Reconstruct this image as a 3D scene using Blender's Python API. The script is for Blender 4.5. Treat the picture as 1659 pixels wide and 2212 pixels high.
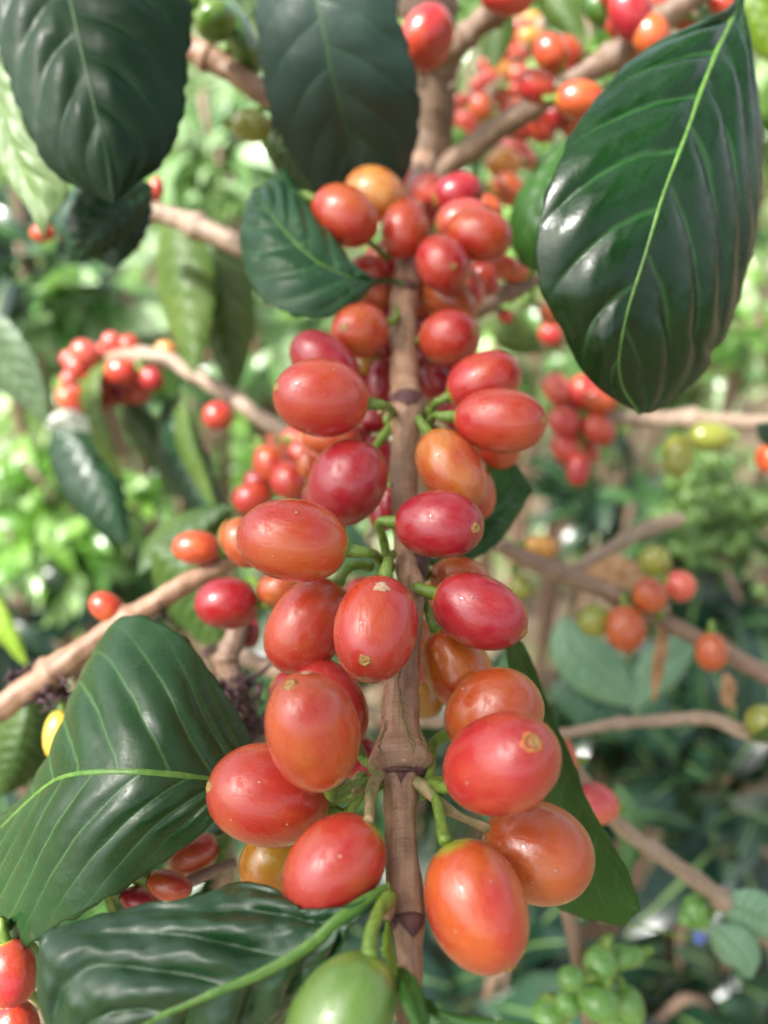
import bpy, math, random
import numpy as np
from mathutils import Vector
R_ = math.radians
random.seed(7); rng = np.random.default_rng(7)
for o in list(bpy.data.objects): bpy.data.objects.remove(o)
S = bpy.context.scene
COL = S.collection

# ------------------------------------------------------------------ camera
PITCH = 33.0; FPX = 1662.0; CX, CY = 829.5, 1106.0
CAM = np.array([0.0, 0.0, 1.40])
Fw = np.array([0, math.cos(R_(PITCH)), -math.sin(R_(PITCH))])
Rt = np.array([1.0, 0, 0])
Up = np.array([0, math.sin(R_(PITCH)), math.cos(R_(PITCH))])
cd = bpy.data.cameras.new('camera'); cam = bpy.data.objects.new('camera', cd); COL.objects.link(cam)
cam.location = CAM; cam.rotation_euler = (R_(90 - PITCH), 0, 0)
cd.sensor_fit = 'VERTICAL'; cd.sensor_height = 34.6; cd.lens = 26.0
cd.clip_start = 0.005; cd.clip_end = 400
cd.dof.use_dof = True; cd.dof.focus_distance = 0.124; cd.dof.aperture_fstop = 9.2
S.camera = cam

# ------------------------------------------------------------------ sky and sun
SUN_EL, SUN_AZ = 54.0, 243.0       # azimuth clockwise from +Y
w = bpy.data.worlds.new("World"); S.world = w; w.use_nodes = True
nt = w.node_tree; bg = nt.nodes['Background']
sky = nt.nodes.new('ShaderNodeTexSky'); sky.sky_type = 'NISHITA'; sky.sun_disc = False
sky.sun_elevation = R_(SUN_EL); sky.sun_rotation = R_(SUN_AZ); sky.air_density = 1.2; sky.dust_density = 6.0
hs = nt.nodes.new('ShaderNodeHueSaturation'); hs.inputs['Saturation'].default_value = 0.45
nt.links.new(sky.outputs[0], hs.inputs['Color']); nt.links.new(hs.outputs[0], bg.inputs['Color'])
bg.inputs['Strength'].default_value = 0.15
sd = bpy.data.lights.new('sun', 'SUN'); sun = bpy.data.objects.new('sun', sd); COL.objects.link(sun)
sd.energy = 3.9; sd.angle = R_(4); sd.color = (1.0, 0.975, 0.94)
dirv = Vector((math.sin(R_(SUN_AZ)) * math.cos(R_(SUN_EL)), math.cos(R_(SUN_AZ)) * math.cos(R_(SUN_EL)), math.sin(R_(SUN_EL))))
sun.rotation_euler = dirv.to_track_quat('Z', 'Y').to_euler()
S.view_settings.view_transform = 'Standard'; S.view_settings.look = 'None'
S.view_settings.exposure = 1.20; S.view_settings.gamma = 1.0
S.render.engine = 'CYCLES'

def P(x, y, d):
    """picture point (1659x2212 frame) at depth d millimetres -> world metres"""
    d = d / 1000.0
    return CAM + d * (Fw + (x - CX) / FPX * Rt - (y - CY) / FPX * Up)
def camvec(v):   # camera (x right, y down, z forward) -> world
    return v[0] * Rt - v[1] * Up + v[2] * Fw

# ------------------------------------------------------------------ materials
def mat(name):
    m = bpy.data.materials.new(name); m.use_nodes = True
    n = m.node_tree; b = n.nodes['Principled BSDF']; return m, n, b
def N(n, t, **k):
    x = n.nodes.new(t)
    for a, v in k.items(): setattr(x, a, v)
    return x
def math_(n, op, a, b=None, clamp=False):
    x = N(n, 'ShaderNodeMath', operation=op); x.use_clamp = clamp
    for i, v in enumerate((a, b)):
        if v is None: continue
        if hasattr(v, 'links'): n.links.new(v, x.inputs[i])
        else: x.inputs[i].default_value = v
    return x.outputs[0]
def ramp(n, fac, stops):
    r = N(n, 'ShaderNodeValToRGB'); e = r.color_ramp.elements
    while len(e) < len(stops): e.new(0.5)
    for q, (p, c) in zip(e, stops):
        q.position = p; q.color = (*c, 1) if len(c) == 3 else c
    n.links.new(fac, r.inputs[0]); return r.outputs[0]
def sstep(n, v, a, b, lo=0.0, hi=1.0):
    r = N(n, 'ShaderNodeMapRange', interpolation_type='SMOOTHSTEP')
    n.links.new(v, r.inputs[0]); r.inputs[1].default_value = a; r.inputs[2].default_value = b
    r.inputs[3].default_value = lo; r.inputs[4].default_value = hi; return r.outputs[0]
def mixc(n, f, a, b, mode='MIX'):
    x = N(n, 'ShaderNodeMix', data_type='RGBA', blend_type=mode)
    for i, v in ((0, f), (6, a), (7, b)):
        if hasattr(v, 'links'): n.links.new(v, x.inputs[i])
        elif i == 0: x.inputs[0].default_value = v
        else: x.inputs[i].default_value = (*v, 1)
    return x.outputs[2]
def noise(n, vec, scale, detail=3, rough=0.5, w_=None, dims='3D'):
    x = N(n, 'ShaderNodeTexNoise', noise_dimensions=dims)
    x.inputs['Scale'].default_value = scale; x.inputs['Detail'].default_value = detail; x.inputs['Roughness'].default_value = rough
    if vec is not None: n.links.new(vec, x.inputs['Vector'])
    if w_ is not None: n.links.new(w_, x.inputs['W'])
    return x.outputs['Fac']
def vmul(n, vec, s):
    x = N(n, 'ShaderNodeVectorMath', operation='MULTIPLY'); n.links.new(vec, x.inputs[0]); x.inputs[1].default_value = s
    return x.outputs[0]
def bump(n, h, strength, dist, b, prev=None):
    x = N(n, 'ShaderNodeBump'); x.inputs['Strength'].default_value = strength; x.inputs['Distance'].default_value = dist
    n.links.new(h, x.inputs['Height'])
    n.links.new(x.outputs[0], b.inputs['Normal']); return x

def cherry_mat(name, c1, c2, base=(0.34, 0.36, 0.03), patch=0.5, rough=0.27):
    c1 = tuple(v * 0.86 for v in c1); c2 = tuple(v * 0.86 for v in c2)
    m, n, b = mat(name)
    tc = N(n, 'ShaderNodeTexCoord'); oi = N(n, 'ShaderNodeObjectInfo')
    rw = math_(n, 'MULTIPLY', oi.outputs['Random'], 37.0)
    g = tc.outputs['Generated']
    big = noise(n, g, 1.5, 2, 0.5, rw, '4D')
    stre = noise(n, vmul(n, g, (26, 26, 1.6)), 1.0, 4, 0.6, rw, '4D')
    fine = noise(n, g, 45, 3, 0.6, rw, '4D')
    f = math_(n, 'ADD', big, math_(n, 'MULTIPLY', math_(n, 'SUBTRACT', stre, 0.5), 0.34))
    f = math_(n, 'ADD', f, math_(n, 'MULTIPLY', math_(n, 'SUBTRACT', fine, 0.5), 0.16))
    f = sstep(n, f, patch - 0.17, patch + 0.17)
    col = mixc(n, f, c1, c2)
    sx = N(n, 'ShaderNodeSeparateXYZ'); n.links.new(g, sx.inputs[0])
    z = math_(n, 'ADD', sx.outputs[2], math_(n, 'MULTIPLY', math_(n, 'SUBTRACT', stre, 0.5), 0.04))
    tip = sstep(n, z, 0.7, 1.0)
    col = mixc(n, math_(n, 'MULTIPLY', tip, 0.45), col, tuple(v * 0.72 for v in c1))
    ring = sstep(n, z, 0.0, 0.05, 1.0, 0.0)
    col = mixc(n, ring, col, base)
    vo = N(n, 'ShaderNodeTexVoronoi'); vo.inputs['Scale'].default_value = 20; n.links.new(g, vo.inputs['Vector'])
    wn = N(n, 'ShaderNodeTexWhiteNoise'); n.links.new(vo.outputs['Position'], wn.inputs['Vector'])
    dot = math_(n, 'MULTIPLY', sstep(n, vo.outputs['Distance'], 0.03, 0.10, 1, 0), math_(n, 'GREATER_THAN', wn.outputs['Value'], 0.90))
    col = mixc(n, math_(n, 'MULTIPLY', dot, 0.9), col, (0.75, 0.55, 0.42))
    dk_ = sstep(n, noise(n, vmul(n, g, (3, 3, 7)), 3.0, 5, 0.7, rw, '4D'), 0.60, 0.72, 0, 0.30); col = mixc(n, dk_, col, tuple(v * 0.45 for v in c1))
    n.links.new(col, b.inputs['Base Color'])
    rr = sstep(n, noise(n, g, 6, 3, 0.5, rw, '4D'), 0.3, 0.7, rough - 0.05, rough + 0.12)
    n.links.new(rr, b.inputs['Roughness'])
    b.inputs['Specular IOR Level'].default_value = 0.55
    b.inputs['Coat Weight'].default_value = 0.55; b.inputs['Coat Roughness'].default_value = 0.10
    b.inputs['Subsurface Weight'].default_value = 0.12
    b.inputs['Subsurface Radius'].default_value = (1.0, 0.35, 0.15); b.inputs['Subsurface Scale'].default_value = 0.002
    bump(n, math_(n, 'ADD', math_(n, 'MULTIPLY', fine, 0.3), stre), 0.22, 0.0004, b)
    return m
CM = {
 'red': cherry_mat('cherry_red', (0.52, 0.026, 0.029), (0.57, 0.080, 0.028), patch=0.52),
 'crim': cherry_mat('cherry_crimson', (0.40, 0.014, 0.028), (0.50, 0.040, 0.028), patch=0.60),
 'orred': cherry_mat('cherry_orange_red', (0.54, 0.040, 0.025), (0.60, 0.115, 0.026), patch=0.48),
 'orange': cherry_mat('cherry_orange', (0.50, 0.080, 0.022), (0.55, 0.130, 0.026), patch=0.50),
 'yor': cherry_mat('cherry_yellow_orange', (0.52, 0.06, 0.030), (0.62, 0.20, 0.036), patch=0.46),
 'peach': cherry_mat('cherry_peach', (0.74, 0.25, 0.06), (0.78, 0.40, 0.08)),
 'brown': cherry_mat('cherry_ochre', (0.42, 0.14, 0.012), (0.40, 0.22, 0.02)),
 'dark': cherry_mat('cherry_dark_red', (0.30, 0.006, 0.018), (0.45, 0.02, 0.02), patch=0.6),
 'pink': cherry_mat('cherry_pink_red', (0.68, 0.07, 0.07), (0.72, 0.14, 0.08)),
 'green': cherry_mat('cherry_green', (0.085, 0.19, 0.025), (0.14, 0.25, 0.045), base=(0.2, 0.4, 0.05)),
 'olive': cherry_mat('cherry_olive', (0.22, 0.26, 0.03), (0.34, 0.34, 0.05)),
 'dkgreen': cherry_mat('cherry_deep_green', (0.05, 0.16, 0.02), (0.10, 0.22, 0.025)),
 'yellow': cherry_mat('cherry_yellow', (0.80, 0.52, 0.05), (0.82, 0.60, 0.10)),
}
def scar_mat():
    m, n, b = mat('scar_skin'); tc = N(n, 'ShaderNodeTexCoord')
    ln = N(n, 'ShaderNodeVectorMath', operation='LENGTH'); n.links.new(tc.outputs['Object'], ln.inputs[0])
    v = math_(n, 'ADD', math_(n, 'MULTIPLY', ln.outputs['Value'], 0.9), math_(n, 'MULTIPLY', math_(n, 'SUBTRACT', noise(n, tc.outputs['Object'], 2500, 3), 0.5), 0.0006))
    c = ramp(n, math_(n, 'MULTIPLY', v, 700.0), [(0.0, (0.08, 0.03, 0.01)), (0.12, (0.20, 0.09, 0.03)), (0.22, (0.36, 0.22, 0.07)), (0.50, (0.40, 0.22, 0.06)), (0.58, (0.18, 0.06, 0.02)), (0.70, (0.46, 0.20, 0.05)), (0.9, (0.52, 0.10, 0.03))])
    n.links.new(c, b.inputs['Base Color']); b.inputs['Roughness'].default_value = 0.5; return m
SCAR = scar_mat()
def plain(name, c1, c2, scale=300, rough=0.5, bumpd=0.0003, bs=0.4, stretch=(1, 1, 1)):
    m, n, b = mat(name); tc = N(n, 'ShaderNodeTexCoord')
    v = vmul(n, tc.outputs['Object'], stretch)
    f = noise(n, v, scale, 5, 0.6)
    n.links.new(ramp(n, f, [(0.32, c1), (0.68, c2)]), b.inputs['Base Color'])
    b.inputs['Roughness'].default_value = rough
    bump(n, f, bs, bumpd, b); return m
STALK = plain('stalk_green', (0.08, 0.16, 0.02), (0.20, 0.30, 0.05), 900, 0.45)
STALKB = plain('stalk_corky', (0.16, 0.20, 0.05), (0.42, 0.28, 0.17), 700, 0.7)
SCALE_P = plain('stipule_purple', (0.035, 0.014, 0.018), (0.15, 0.06, 0.055), 900, 0.6, 0.0006, 0.8)
TUFT = plain('dried_petals', (0.02, 0.008, 0.012), (0.10, 0.05, 0.055), 500, 0.8)
GROOVE = plain('bark_groove', (0.07, 0.09, 0.015), (0.20, 0.20, 0.06), 1200, 0.6)
DRY = plain('dry_leaf', (0.32, 0.15, 0.06), (0.62, 0.38, 0.20), 200, 0.7)

def bark(name, ca, cb, cc, cut=0.5, k=1.0, rg=(0.38, 0.62)):
    """UV: u round the stem (0..1), v millimetres along it"""
    m, n, b = mat(name); uv = N(n, 'ShaderNodeTexCoord').outputs['UV']
    s1 = noise(n, vmul(n, uv, (14, 0.10 * k, 1)), 1.0, 6, 0.65)
    s2 = noise(n, vmul(n, uv, (5, 0.35 * k, 1)), 1.0, 5, 0.6)
    s3 = noise(n, vmul(n, uv, (3, 2.6 * k, 1)), 1.0, 4, 0.6)
    f = math_(n, 'ADD', math_(n, 'MULTIPLY', s1, 0.65), math_(n, 'MULTIPLY', s2, 0.35))
    col = ramp(n, f, [(0.24, ca), (cut, cb), (0.76, cc)])
    col = mixc(n, sstep(n, s3, 0.5, 0.72, 0, 0.5), col, tuple(v * 0.6 for v in ca))
    sp = noise(n, vmul(n, uv, (26, 4.0 * k, 1)), 1.0, 2, 0.5)
    col = mixc(n, sstep(n, sp, 0.66, 0.72, 0, 0.55), col, tuple(min(1, v * 1.5) for v in cc))
    n.links.new(col, b.inputs['Base Color'])
    n.links.new(sstep(n, s2, 0.3, 0.7, rg[0], rg[1]), b.inputs['Roughness'])
    h = math_(n, 'ADD', s1, math_(n, 'MULTIPLY', s3, 0.3)); bump(n, h, 0.45, 0.0008, b); return m
BARK = bark('bark_young', (0.13, 0.070, 0.040), (0.32, 0.185, 0.115), (0.50, 0.35, 0.235), rg=(0.26, 0.48))
BARKG = bark('bark_grey', (0.11, 0.065, 0.04), (0.23, 0.145, 0.10), (0.38, 0.28, 0.20), k=0.6)
BARKP = bark('bark_pale', (0.16, 0.10, 0.065), (0.32, 0.23, 0.16), (0.50, 0.41, 0.32), k=0.6)
BARKT = bark('bark_trunk', (0.09, 0.055, 0.034), (0.20, 0.13, 0.085), (0.34, 0.25, 0.165), k=0.8)

VN = {}
def leaf_mat(name, dark, light, vein, nv, c1, c2, rough=0.26, under=(0.16, 0.24, 0.08), trans=0.12, veinw=0.035, specks=0.0, blot=None, veins=0.55, edge=None, kb=1.0, spec=0.45):
    m, n, b = mat(name); tc = N(n, 'ShaderNodeTexCoord'); uv = tc.outputs['UV']; ob = tc.outputs['Object']
    sx = N(n, 'ShaderNodeSeparateXYZ'); n.links.new(uv, sx.inputs[0]); u = sx.outputs[0]
    wv = math_(n, 'ABSOLUTE', math_(n, 'SUBTRACT', math_(n, 'MULTIPLY', sx.outputs[1], 2.0), 1.0))
    side = math_(n, 'GREATER_THAN', sx.outputs[1], 0.5)
    wob = math_(n, 'MULTIPLY', math_(n, 'SUBTRACT', noise(n, ob, 90, 2), 0.5), 0.22)
    kk = math_(n, 'ADD', 1.0, math_(n, 'MULTIPLY', side, kb - 1.0))
    ph = math_(n, 'SUBTRACT', math_(n, 'MULTIPLY', u, nv), math_(n, 'MULTIPLY', kk, math_(n, 'ADD', math_(n, 'MULTIPLY', wv, nv * c1), math_(n, 'MULTIPLY', math_(n, 'MULTIPLY', wv, wv), nv * c2))))
    ph = math_(n, 'ADD', math_(n, 'ADD', ph, math_(n, 'MULTIPLY', side, 0.45)), wob)
    fr = math_(n, 'ABSOLUTE', math_(n, 'SUBTRACT', math_(n, 'FRACT', ph), 0.5))      # 0.5 on the vein
    vm = sstep(n, fr, 0.5 - veinw * 1.6, 0.5 - veinw * 0.2)
    vm = math_(n, 'MULTIPLY', vm, sstep(n, wv, 0.55, 1.0, 1.0, 0.15))
    big = noise(n, ob, 45, 4, 0.6)
    col = mixc(n, sstep(n, big, 0.3, 0.72), dark, light)
    ret = N(n, 'ShaderNodeTexVoronoi', feature='DISTANCE_TO_EDGE'); ret.inputs['Scale'].default_value = 900; n.links.new(ob, ret.inputs['Vector'])
    reth = sstep(n, ret.outputs['Distance'], 0.0, 0.12)
    col = mixc(n, math_(n, 'MULTIPLY', math_(n, 'SUBTRACT', 1.0, reth), 0.05), col, vein)
    col = mixc(n, math_(n, 'MULTIPLY', vm, veins), col, vein)
    if blot:
        bl = noise(n, ob, blot[1], 4, 0.65)
        col = mixc(n, math_(n, 'MULTIPLY', sstep(n, bl, blot[2], blot[2] + 0.06), blot[3]), col, blot[0])
    if edge:
        en = math_(n, 'ADD', wv, math_(n, 'MULTIPLY', math_(n, 'SUBTRACT', noise(n, ob, 160, 3), 0.5), 0.22))
        col = mixc(n, sstep(n, en, 1.0, 1.05), col, edge)
    if specks:
        vo = N(n, 'ShaderNodeTexVoronoi'); vo.inputs['Scale'].default_value = 260; n.links.new(ob, vo.inputs['Vector'])
        wn = N(n, 'ShaderNodeTexWhiteNoise'); n.links.new(vo.outputs['Position'], wn.inputs['Vector'])
        dt = math_(n, 'MULTIPLY', sstep(n, vo.outputs['Distance'], 0.06, 0.12, 1, 0), math_(n, 'LESS_THAN', wn.outputs['Value'], specks))
        col = mixc(n, dt, col, (0.75, 0.72, 0.6))
    geo = N(n, 'ShaderNodeNewGeometry')
    col = mixc(n, geo.outputs['Backfacing'], col, mixc(n, math_(n, 'MULTIPLY', vm, 0.5), under, tuple(min(1, v * 1.5) for v in under)))
    n.links.new(col, b.inputs['Base Color'])
    rr = math_(n, 'ADD', sstep(n, noise(n, ob, 130, 4, 0.7), 0.3, 0.7, rough - 0.06, rough + 0.12), math_(n, 'MULTIPLY', geo.outputs['Backfacing'], 0.25))
    n.links.new(rr, b.inputs['Roughness']); b.inputs['Specular IOR Level'].default_value = spec
    h = math_(n, 'ADD', math_(n, 'MULTIPLY', reth, 0.05), math_(n, 'ADD', noise(n, ob, 500, 3), math_(n, 'MULTIPLY', vm, -0.8)))
    bump(n, h, 0.22, 0.0004, b)
    tr = N(n, 'ShaderNodeBsdfTranslucent'); n.links.new(mixc(n, 0.5, col, (0.22, 0.42, 0.03)), tr.inputs['Color'])
    mx = N(n, 'ShaderNodeMixShader'); mx.inputs[0].default_value = trans
    out = n.nodes['Material Output']
    n.links.new(b.outputs[0], mx.inputs[1]); n.links.new(tr.outputs[0], mx.inputs[2]); n.links.new(mx.outputs[0], out.inputs['Surface'])
    return m
RIB = plain('midrib_green', (0.06, 0.16, 0.02), (0.13, 0.26, 0.045), 600, 0.42)
RIBD = plain('midrib_dull', (0.03, 0.09, 0.025), (0.06, 0.14, 0.04), 600, 0.45)
RIBP = plain('midrib_pale', (0.25, 0.33, 0.13), (0.40, 0.46, 0.24), 600, 0.5)

# ------------------------------------------------------------------ object helpers
W = {}   # world location of each object made
def link_obj(name, mesh, m, parent=None, loc=(0, 0, 0)):
    o = bpy.data.objects.new(name, mesh); COL.objects.link(o)
    loc = np.array(loc, float)
    if parent is not None:
        o.parent = parent; o.location = loc - W[parent.name]
    else: o.location = loc
    W[o.name] = loc
    if m is not None and mesh is not None and not mesh.materials: mesh.materials.append(m)
    return o
def thing(name, label, cat, loc, group=None, kind=None):
    o = link_obj(name, None, None, None, loc); tag(o, label, cat, group, kind); o.empty_display_size = 0.01
    return o
def tag(o, label=None, cat=None, group=None, kind=None):
    if label: o['label'] = label
    if cat: o['category'] = cat
    if group: o['group'] = group
    if kind: o['kind'] = kind
def mk(name, V, F, m, parent=None, uv=None, smooth=True, origin=None):
    V = np.asarray(V, float); origin = V[0] if origin is None else np.asarray(origin, float)
    me = bpy.data.meshes.new(name); me.from_pydata((V - origin).tolist(), [], [list(map(int, f)) for f in F]); me.update()
    if uv is not None:
        l = me.uv_layers.new(name='UVMap'); li = np.empty(len(me.loops), np.int32); me.loops.foreach_get('vertex_index', li)
        l.data.foreach_set('uv', np.asarray(uv, np.float32)[li].ravel())
    if smooth: me.polygons.foreach_set('use_smooth', [True] * len(me.polygons))
    return link_obj(name, me, m, parent, origin)
def catmull(pts, n, w=None):
    """resample a polyline smoothly; arc length spacing"""
    p = np.asarray(pts, float)
    if len(p) == 2: 
        t = np.linspace(0, 1, n)[:, None]; return p[0] * (1 - t) + p[1] * t
    q = np.vstack([2 * p[0] - p[1], p, 2 * p[-1] - p[-2]]); out = []
    for i in range(1, len(q) - 2):
        for t in np.linspace(0, 1, 14, endpoint=False):
            a, b, c, d = q[i - 1], q[i], q[i + 1], q[i + 2]
            out.append(0.5 * (2 * b + (c - a) * t + (2 * a - 5 * b + 4 * c - d) * t * t + (3 * b - a - 3 * c + d) * t ** 3))
    out.append(p[-1]); out = np.array(out)
    s = np.r_[0, np.cumsum(np.linalg.norm(np.diff(out[:, :3], axis=0), axis=1))]
    tt = np.linspace(0, s[-1], n)
    return np.stack([np.interp(tt, s, out[:, k]) for k in range(out.shape[1])], 1)
def grid_faces(nr, nc, wrap=False):
    F = []
    for i in range(nr - 1):
        for j in range(nc if wrap else nc - 1):
            j2 = (j + 1) % nc
            F.append((i * nc + j, i * nc + j2, (i + 1) * nc + j2, (i + 1) * nc + j))
    return F
def tube(name, pts, m, parent, seg=20, n=60, rough=0.03, world=False, squash=1.0, cap=True, res=None):
    """pts: (x, y, half width px, depth mm) in picture terms, or world xyz + radius"""
    if world: q = np.array([[*p[:3], p[3]] for p in pts])
    else: q = np.array([[*P(x, y, d), h * d / 1000 / FPX] for x, y, h, d in pts])
    c = catmull(q, n); V = []; UV = []
    T = np.gradient(c[:, :3], axis=0); T /= np.linalg.norm(T, axis=1)[:, None]
    s = np.r_[0, np.cumsum(np.linalg.norm(np.diff(c[:, :3], axis=0), axis=1))]
    ref = -Fw if abs(T[0] @ Fw) < 0.9 else Up
    ph = rng.uniform(0, 6.28, 6)
    for i in range(n):
        a = np.cross(T[i], ref); a /= np.linalg.norm(a); b = np.cross(T[i], a); b /= np.linalg.norm(b)
        for j in range(seg + 1):
            th = 2 * math.pi * j / seg + math.pi / 2      # seam on the far side
            sm = s[i] * 1000
            k = 1 + rough * (math.sin(3 * th + ph[0] + sm * .25) * .5 + math.sin(5 * th + ph[1]) * .4 + math.sin(sm * 1.1 + 2 * th + ph[2]) * .5 + math.sin(sm * 0.37 + ph[3]) * .8)
            V.append(c[i, :3] + c[i, 3] * k * (math.cos(th) * a + math.sin(th) * b * squash)); UV.append((j / seg, sm))
    F = grid_faces(n, seg + 1)
    if cap:
        F.append(tuple(range(seg, 0, -1))); F.append(tuple((n - 1) * (seg + 1) + j for j in range(seg)))
    return mk(name, V, F, m, parent, UV)

# ------------------------------------------------------------------ cherries
def solve(cx, cy, A, B, ang, tilt, d):
    """centre, half length, half width and axis of the fruit whose outline is the given ellipse"""
    d /= 1000; t = R_(tilt); th = R_(ang); K = np.diag([FPX, FPX, 1.0])
    tx, ty = cx - CX, cy - CY; c = np.array([tx / FPX * d, ty / FPX * d, d]); s_ = B * d / FPX; a_ = A * d / FPX; tht = th
    for _ in range(8):
        L = math.sqrt(max(a_ * a_ - (s_ * math.sin(t)) ** 2, (0.5 * s_) ** 2)) / math.cos(t)
        ax = np.array([math.cos(th) * math.cos(t), math.sin(th) * math.cos(t), -math.sin(t)])
        M = s_ * s_ * np.eye(3) + (L * L - s_ * s_) * np.outer(ax, ax)
        C = K @ (M - np.outer(c, c)) @ K.T; mm = C[:2, 2] / C[2, 2]; Sg = np.outer(mm, mm) - C[:2, :2] / C[2, 2]
        e = np.array([math.cos(tht), math.sin(tht)]); e2 = np.array([-e[1], e[0]])
        A2 = math.sqrt(max(1, e @ Sg @ e)); B2 = math.sqrt(max(1, e2 @ Sg @ e2))
        c[:2] += (np.array([tx, ty]) - mm) / FPX * d; s_ *= B / B2; a_ *= A / A2
        if A / B > 1.08:
            th -= 0.8 * 0.5 * math.atan2(2 * (e @ Sg @ e2), A2 * A2 - B2 * B2 + 0.02 * A * A)
    return c, L, s_, ax
NU, NVV = 44, 30
def cherry(parent, cx, cy, A, B, ang, tilt, d, kind, scar=None, node=None, label=None, lod=1, stalk_m=None, sr=1.15, scabs=()):
    c, L, s_, ax = solve(cx, cy, A, B, ang, tilt, d)
    L = min(L, s_ * 1.62)
    cw = CAM + camvec(c); aw = camvec(ax); aw /= np.linalg.norm(aw)
    x = np.cross(aw, -Fw); x = x / np.linalg.norm(x) if np.linalg.norm(x) > 0.1 else Rt; y = np.cross(aw, x)
    nu, nv = (NU, NVV) if lod == 1 else (22, 14)
    ph = rng.uniform(0, 6.28, 4); am = rng.uniform(0.4, 1, 4) * 0.021
    Vv = []
    for i in range(nv + 1):
        f = math.pi * i / nv; cz = -math.cos(f); r = math.sin(f) ** 0.93
        egg = 1 + 0.035 * cz * math.sin(ph[3])
        for j in range(nu):
            th = 2 * math.pi * j / nu
            k = egg * (1 + am[0] * math.cos(2 * th + ph[0]) + am[1] * math.cos(3 * th + ph[1]) * math.sin(f) + am[2] * math.sin(2 * f + th + ph[2]))
            zz = cz * L * (1 - 0.03 * max(0, 1 - r / 0.12))
            if i in (0, nv): Vv.append((0, 0, zz)); 
            else: Vv.append((r * s_ * k * math.cos(th), r * s_ * k * math.sin(th), zz))
    me = bpy.data.meshes.new('cherry'); F = grid_faces(nv + 1, nu, True)
    F = [(a, b, c_, d_) for a, b, c_, d_ in F]
    F2 = []
    for q, (a, b, c_, d_) in enumerate(F):
        i = q // nu
        if i == 0: F2.append((0, c_, d_))
        elif i == nv - 1: F2.append((a, b, nv * nu))
        else: F2.append((a, b, c_, d_))
    me.from_pydata(Vv, [], F2)
    me.polygons.foreach_set('use_smooth', [True] * len(me.polygons)); me.update()
    import bmesh
    bm = bmesh.new(); bm.from_mesh(me); loose = [v for v in bm.verts if not v.link_faces]; bmesh.ops.delete(bm, geom=loose, context='VERTS'); bm.to_mesh(me); bm.free()
    o = link_obj('cherry', me, CM[kind], parent, cw)
    from mathutils import Matrix
    Mx = Matrix((x, y, aw)).transposed(); o.rotation_euler = Mx.to_euler()
    if label: o['label'] = label
    W[o.name + '_R'] = Mx
    def child(name, V, F, m, org):       # child given in world coordinates of a rotated parent
        inv = Mx.inverted(); V = [(inv @ Vector(v - org)) for v in V]
        me = bpy.data.meshes.new(name); me.from_pydata([tuple(v) for v in V], [], F); me.polygons.foreach_set('use_smooth', [True] * len(F))
        q = bpy.data.objects.new(name, me); COL.objects.link(q); q.parent = o; q.location = inv @ Vector(org - cw); me.materials.append(m); return q
    Mi = np.eye(3) / s_ ** 2 + (1 / L ** 2 - 1 / s_ ** 2) * np.outer(ax, ax)
    def spot(name, at, rad, prof, m, jit, lift):
        dr = np.array([(at[0] - CX) / FPX, (at[1] - CY) / FPX, 1.0])
        a = dr @ Mi @ dr; b = -2 * dr @ Mi @ c; cc = c @ Mi @ c - 1; disc = b * b - 4 * a * cc
        tt = (-b - math.sqrt(disc)) / (2 * a) if disc > 0 else -b / (2 * a)
        hp = dr * tt; nn = Mi @ (hp - c); nn /= np.linalg.norm(nn)
        if disc <= 0: hp = c + nn / math.sqrt(nn @ Mi @ nn)
        hw = CAM + camvec(hp); nw = camvec(nn); e1 = np.cross(nw, Up); e1 /= np.linalg.norm(e1); e2 = np.cross(nw, e1)
        V = []; q0 = rng.uniform(0, 6.28, 3)
        for i, (r, h) in enumerate(prof):
            for j in range(28):
                th = j * math.pi / 14; off = rad * r * (1 + (jit * math.sin(3 * th + q0[0]) + jit * .8 * math.sin(5 * th + q0[1]) + jit * .6 * math.sin(9 * th + q0[2])) * (r > .3))
                pw = hw + e1 * math.cos(th) * off + e2 * math.sin(th) * off * 0.92
                pc = np.array([(pw - CAM) @ Rt, -(pw - CAM) @ Up, (pw - CAM) @ Fw]) - c; g = math.sqrt(pc @ Mi @ pc); sk = pc / g + c
                hh = h + (0.03 * math.sin(4 * th + q0[1]) if .4 < r < .8 else 0)
                V.append(CAM + camvec(sk) + nw * (rad * hh + lift))
        child(name, V, grid_faces(len(prof), 28, True), m, hw)
    if scar is not None:
        spot('scar', scar, sr / 1000, [(0.0, 0.03), (0.1, 0.06), (0.2, 0.0), (0.36, -0.04), (0.50, 0.05), (0.62, 0.09), (0.74, 0.03), (0.9, -0.04), (1.0, -0.16)], SCAR, 0.07, 0.00017)
    for sx_, sy_, sr_ in scabs:
        spot('scab', (sx_, sy_), sr_ / 1000, [(0.0, 0.02), (0.4, 0.03), (0.8, 0.02), (0.95, 0.0), (1.0, -0.1)], SCAB, 0.16, 0.00017)
    if node is not None:
        base = cw - aw * L * 0.97; nd = P(*node)
        mid = base - aw * min(0.0035, 0.35 * np.linalg.norm(nd - base)); mid2 = (mid + nd) / 2 + Up * 0.0006
        rr = 0.00088
        q = catmull([[*base, rr * 1.45], [*mid, rr], [*mid2, rr * 0.95], [*nd, rr * 1.2]], 18)
        T = np.gradient(q[:, :3], axis=0); T /= np.linalg.norm(T, axis=1)[:, None]; V = []
        for i in range(18):
            a = np.cross(T[i], -Fw + 0.1 * Rt); a /= np.linalg.norm(a); b = np.cross(a, T[i])
            for j in range(12):
                th = j * math.pi / 6; k = q[i, 3] * (1 + 0.08 * math.sin(i * 1.3 + j))
                V.append(q[i, :3] + k * (math.cos(th) * a + math.sin(th) * b))
        child('stalk', V, grid_faces(18, 12, True), stalk_m or STALK, base)
    return o

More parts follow.
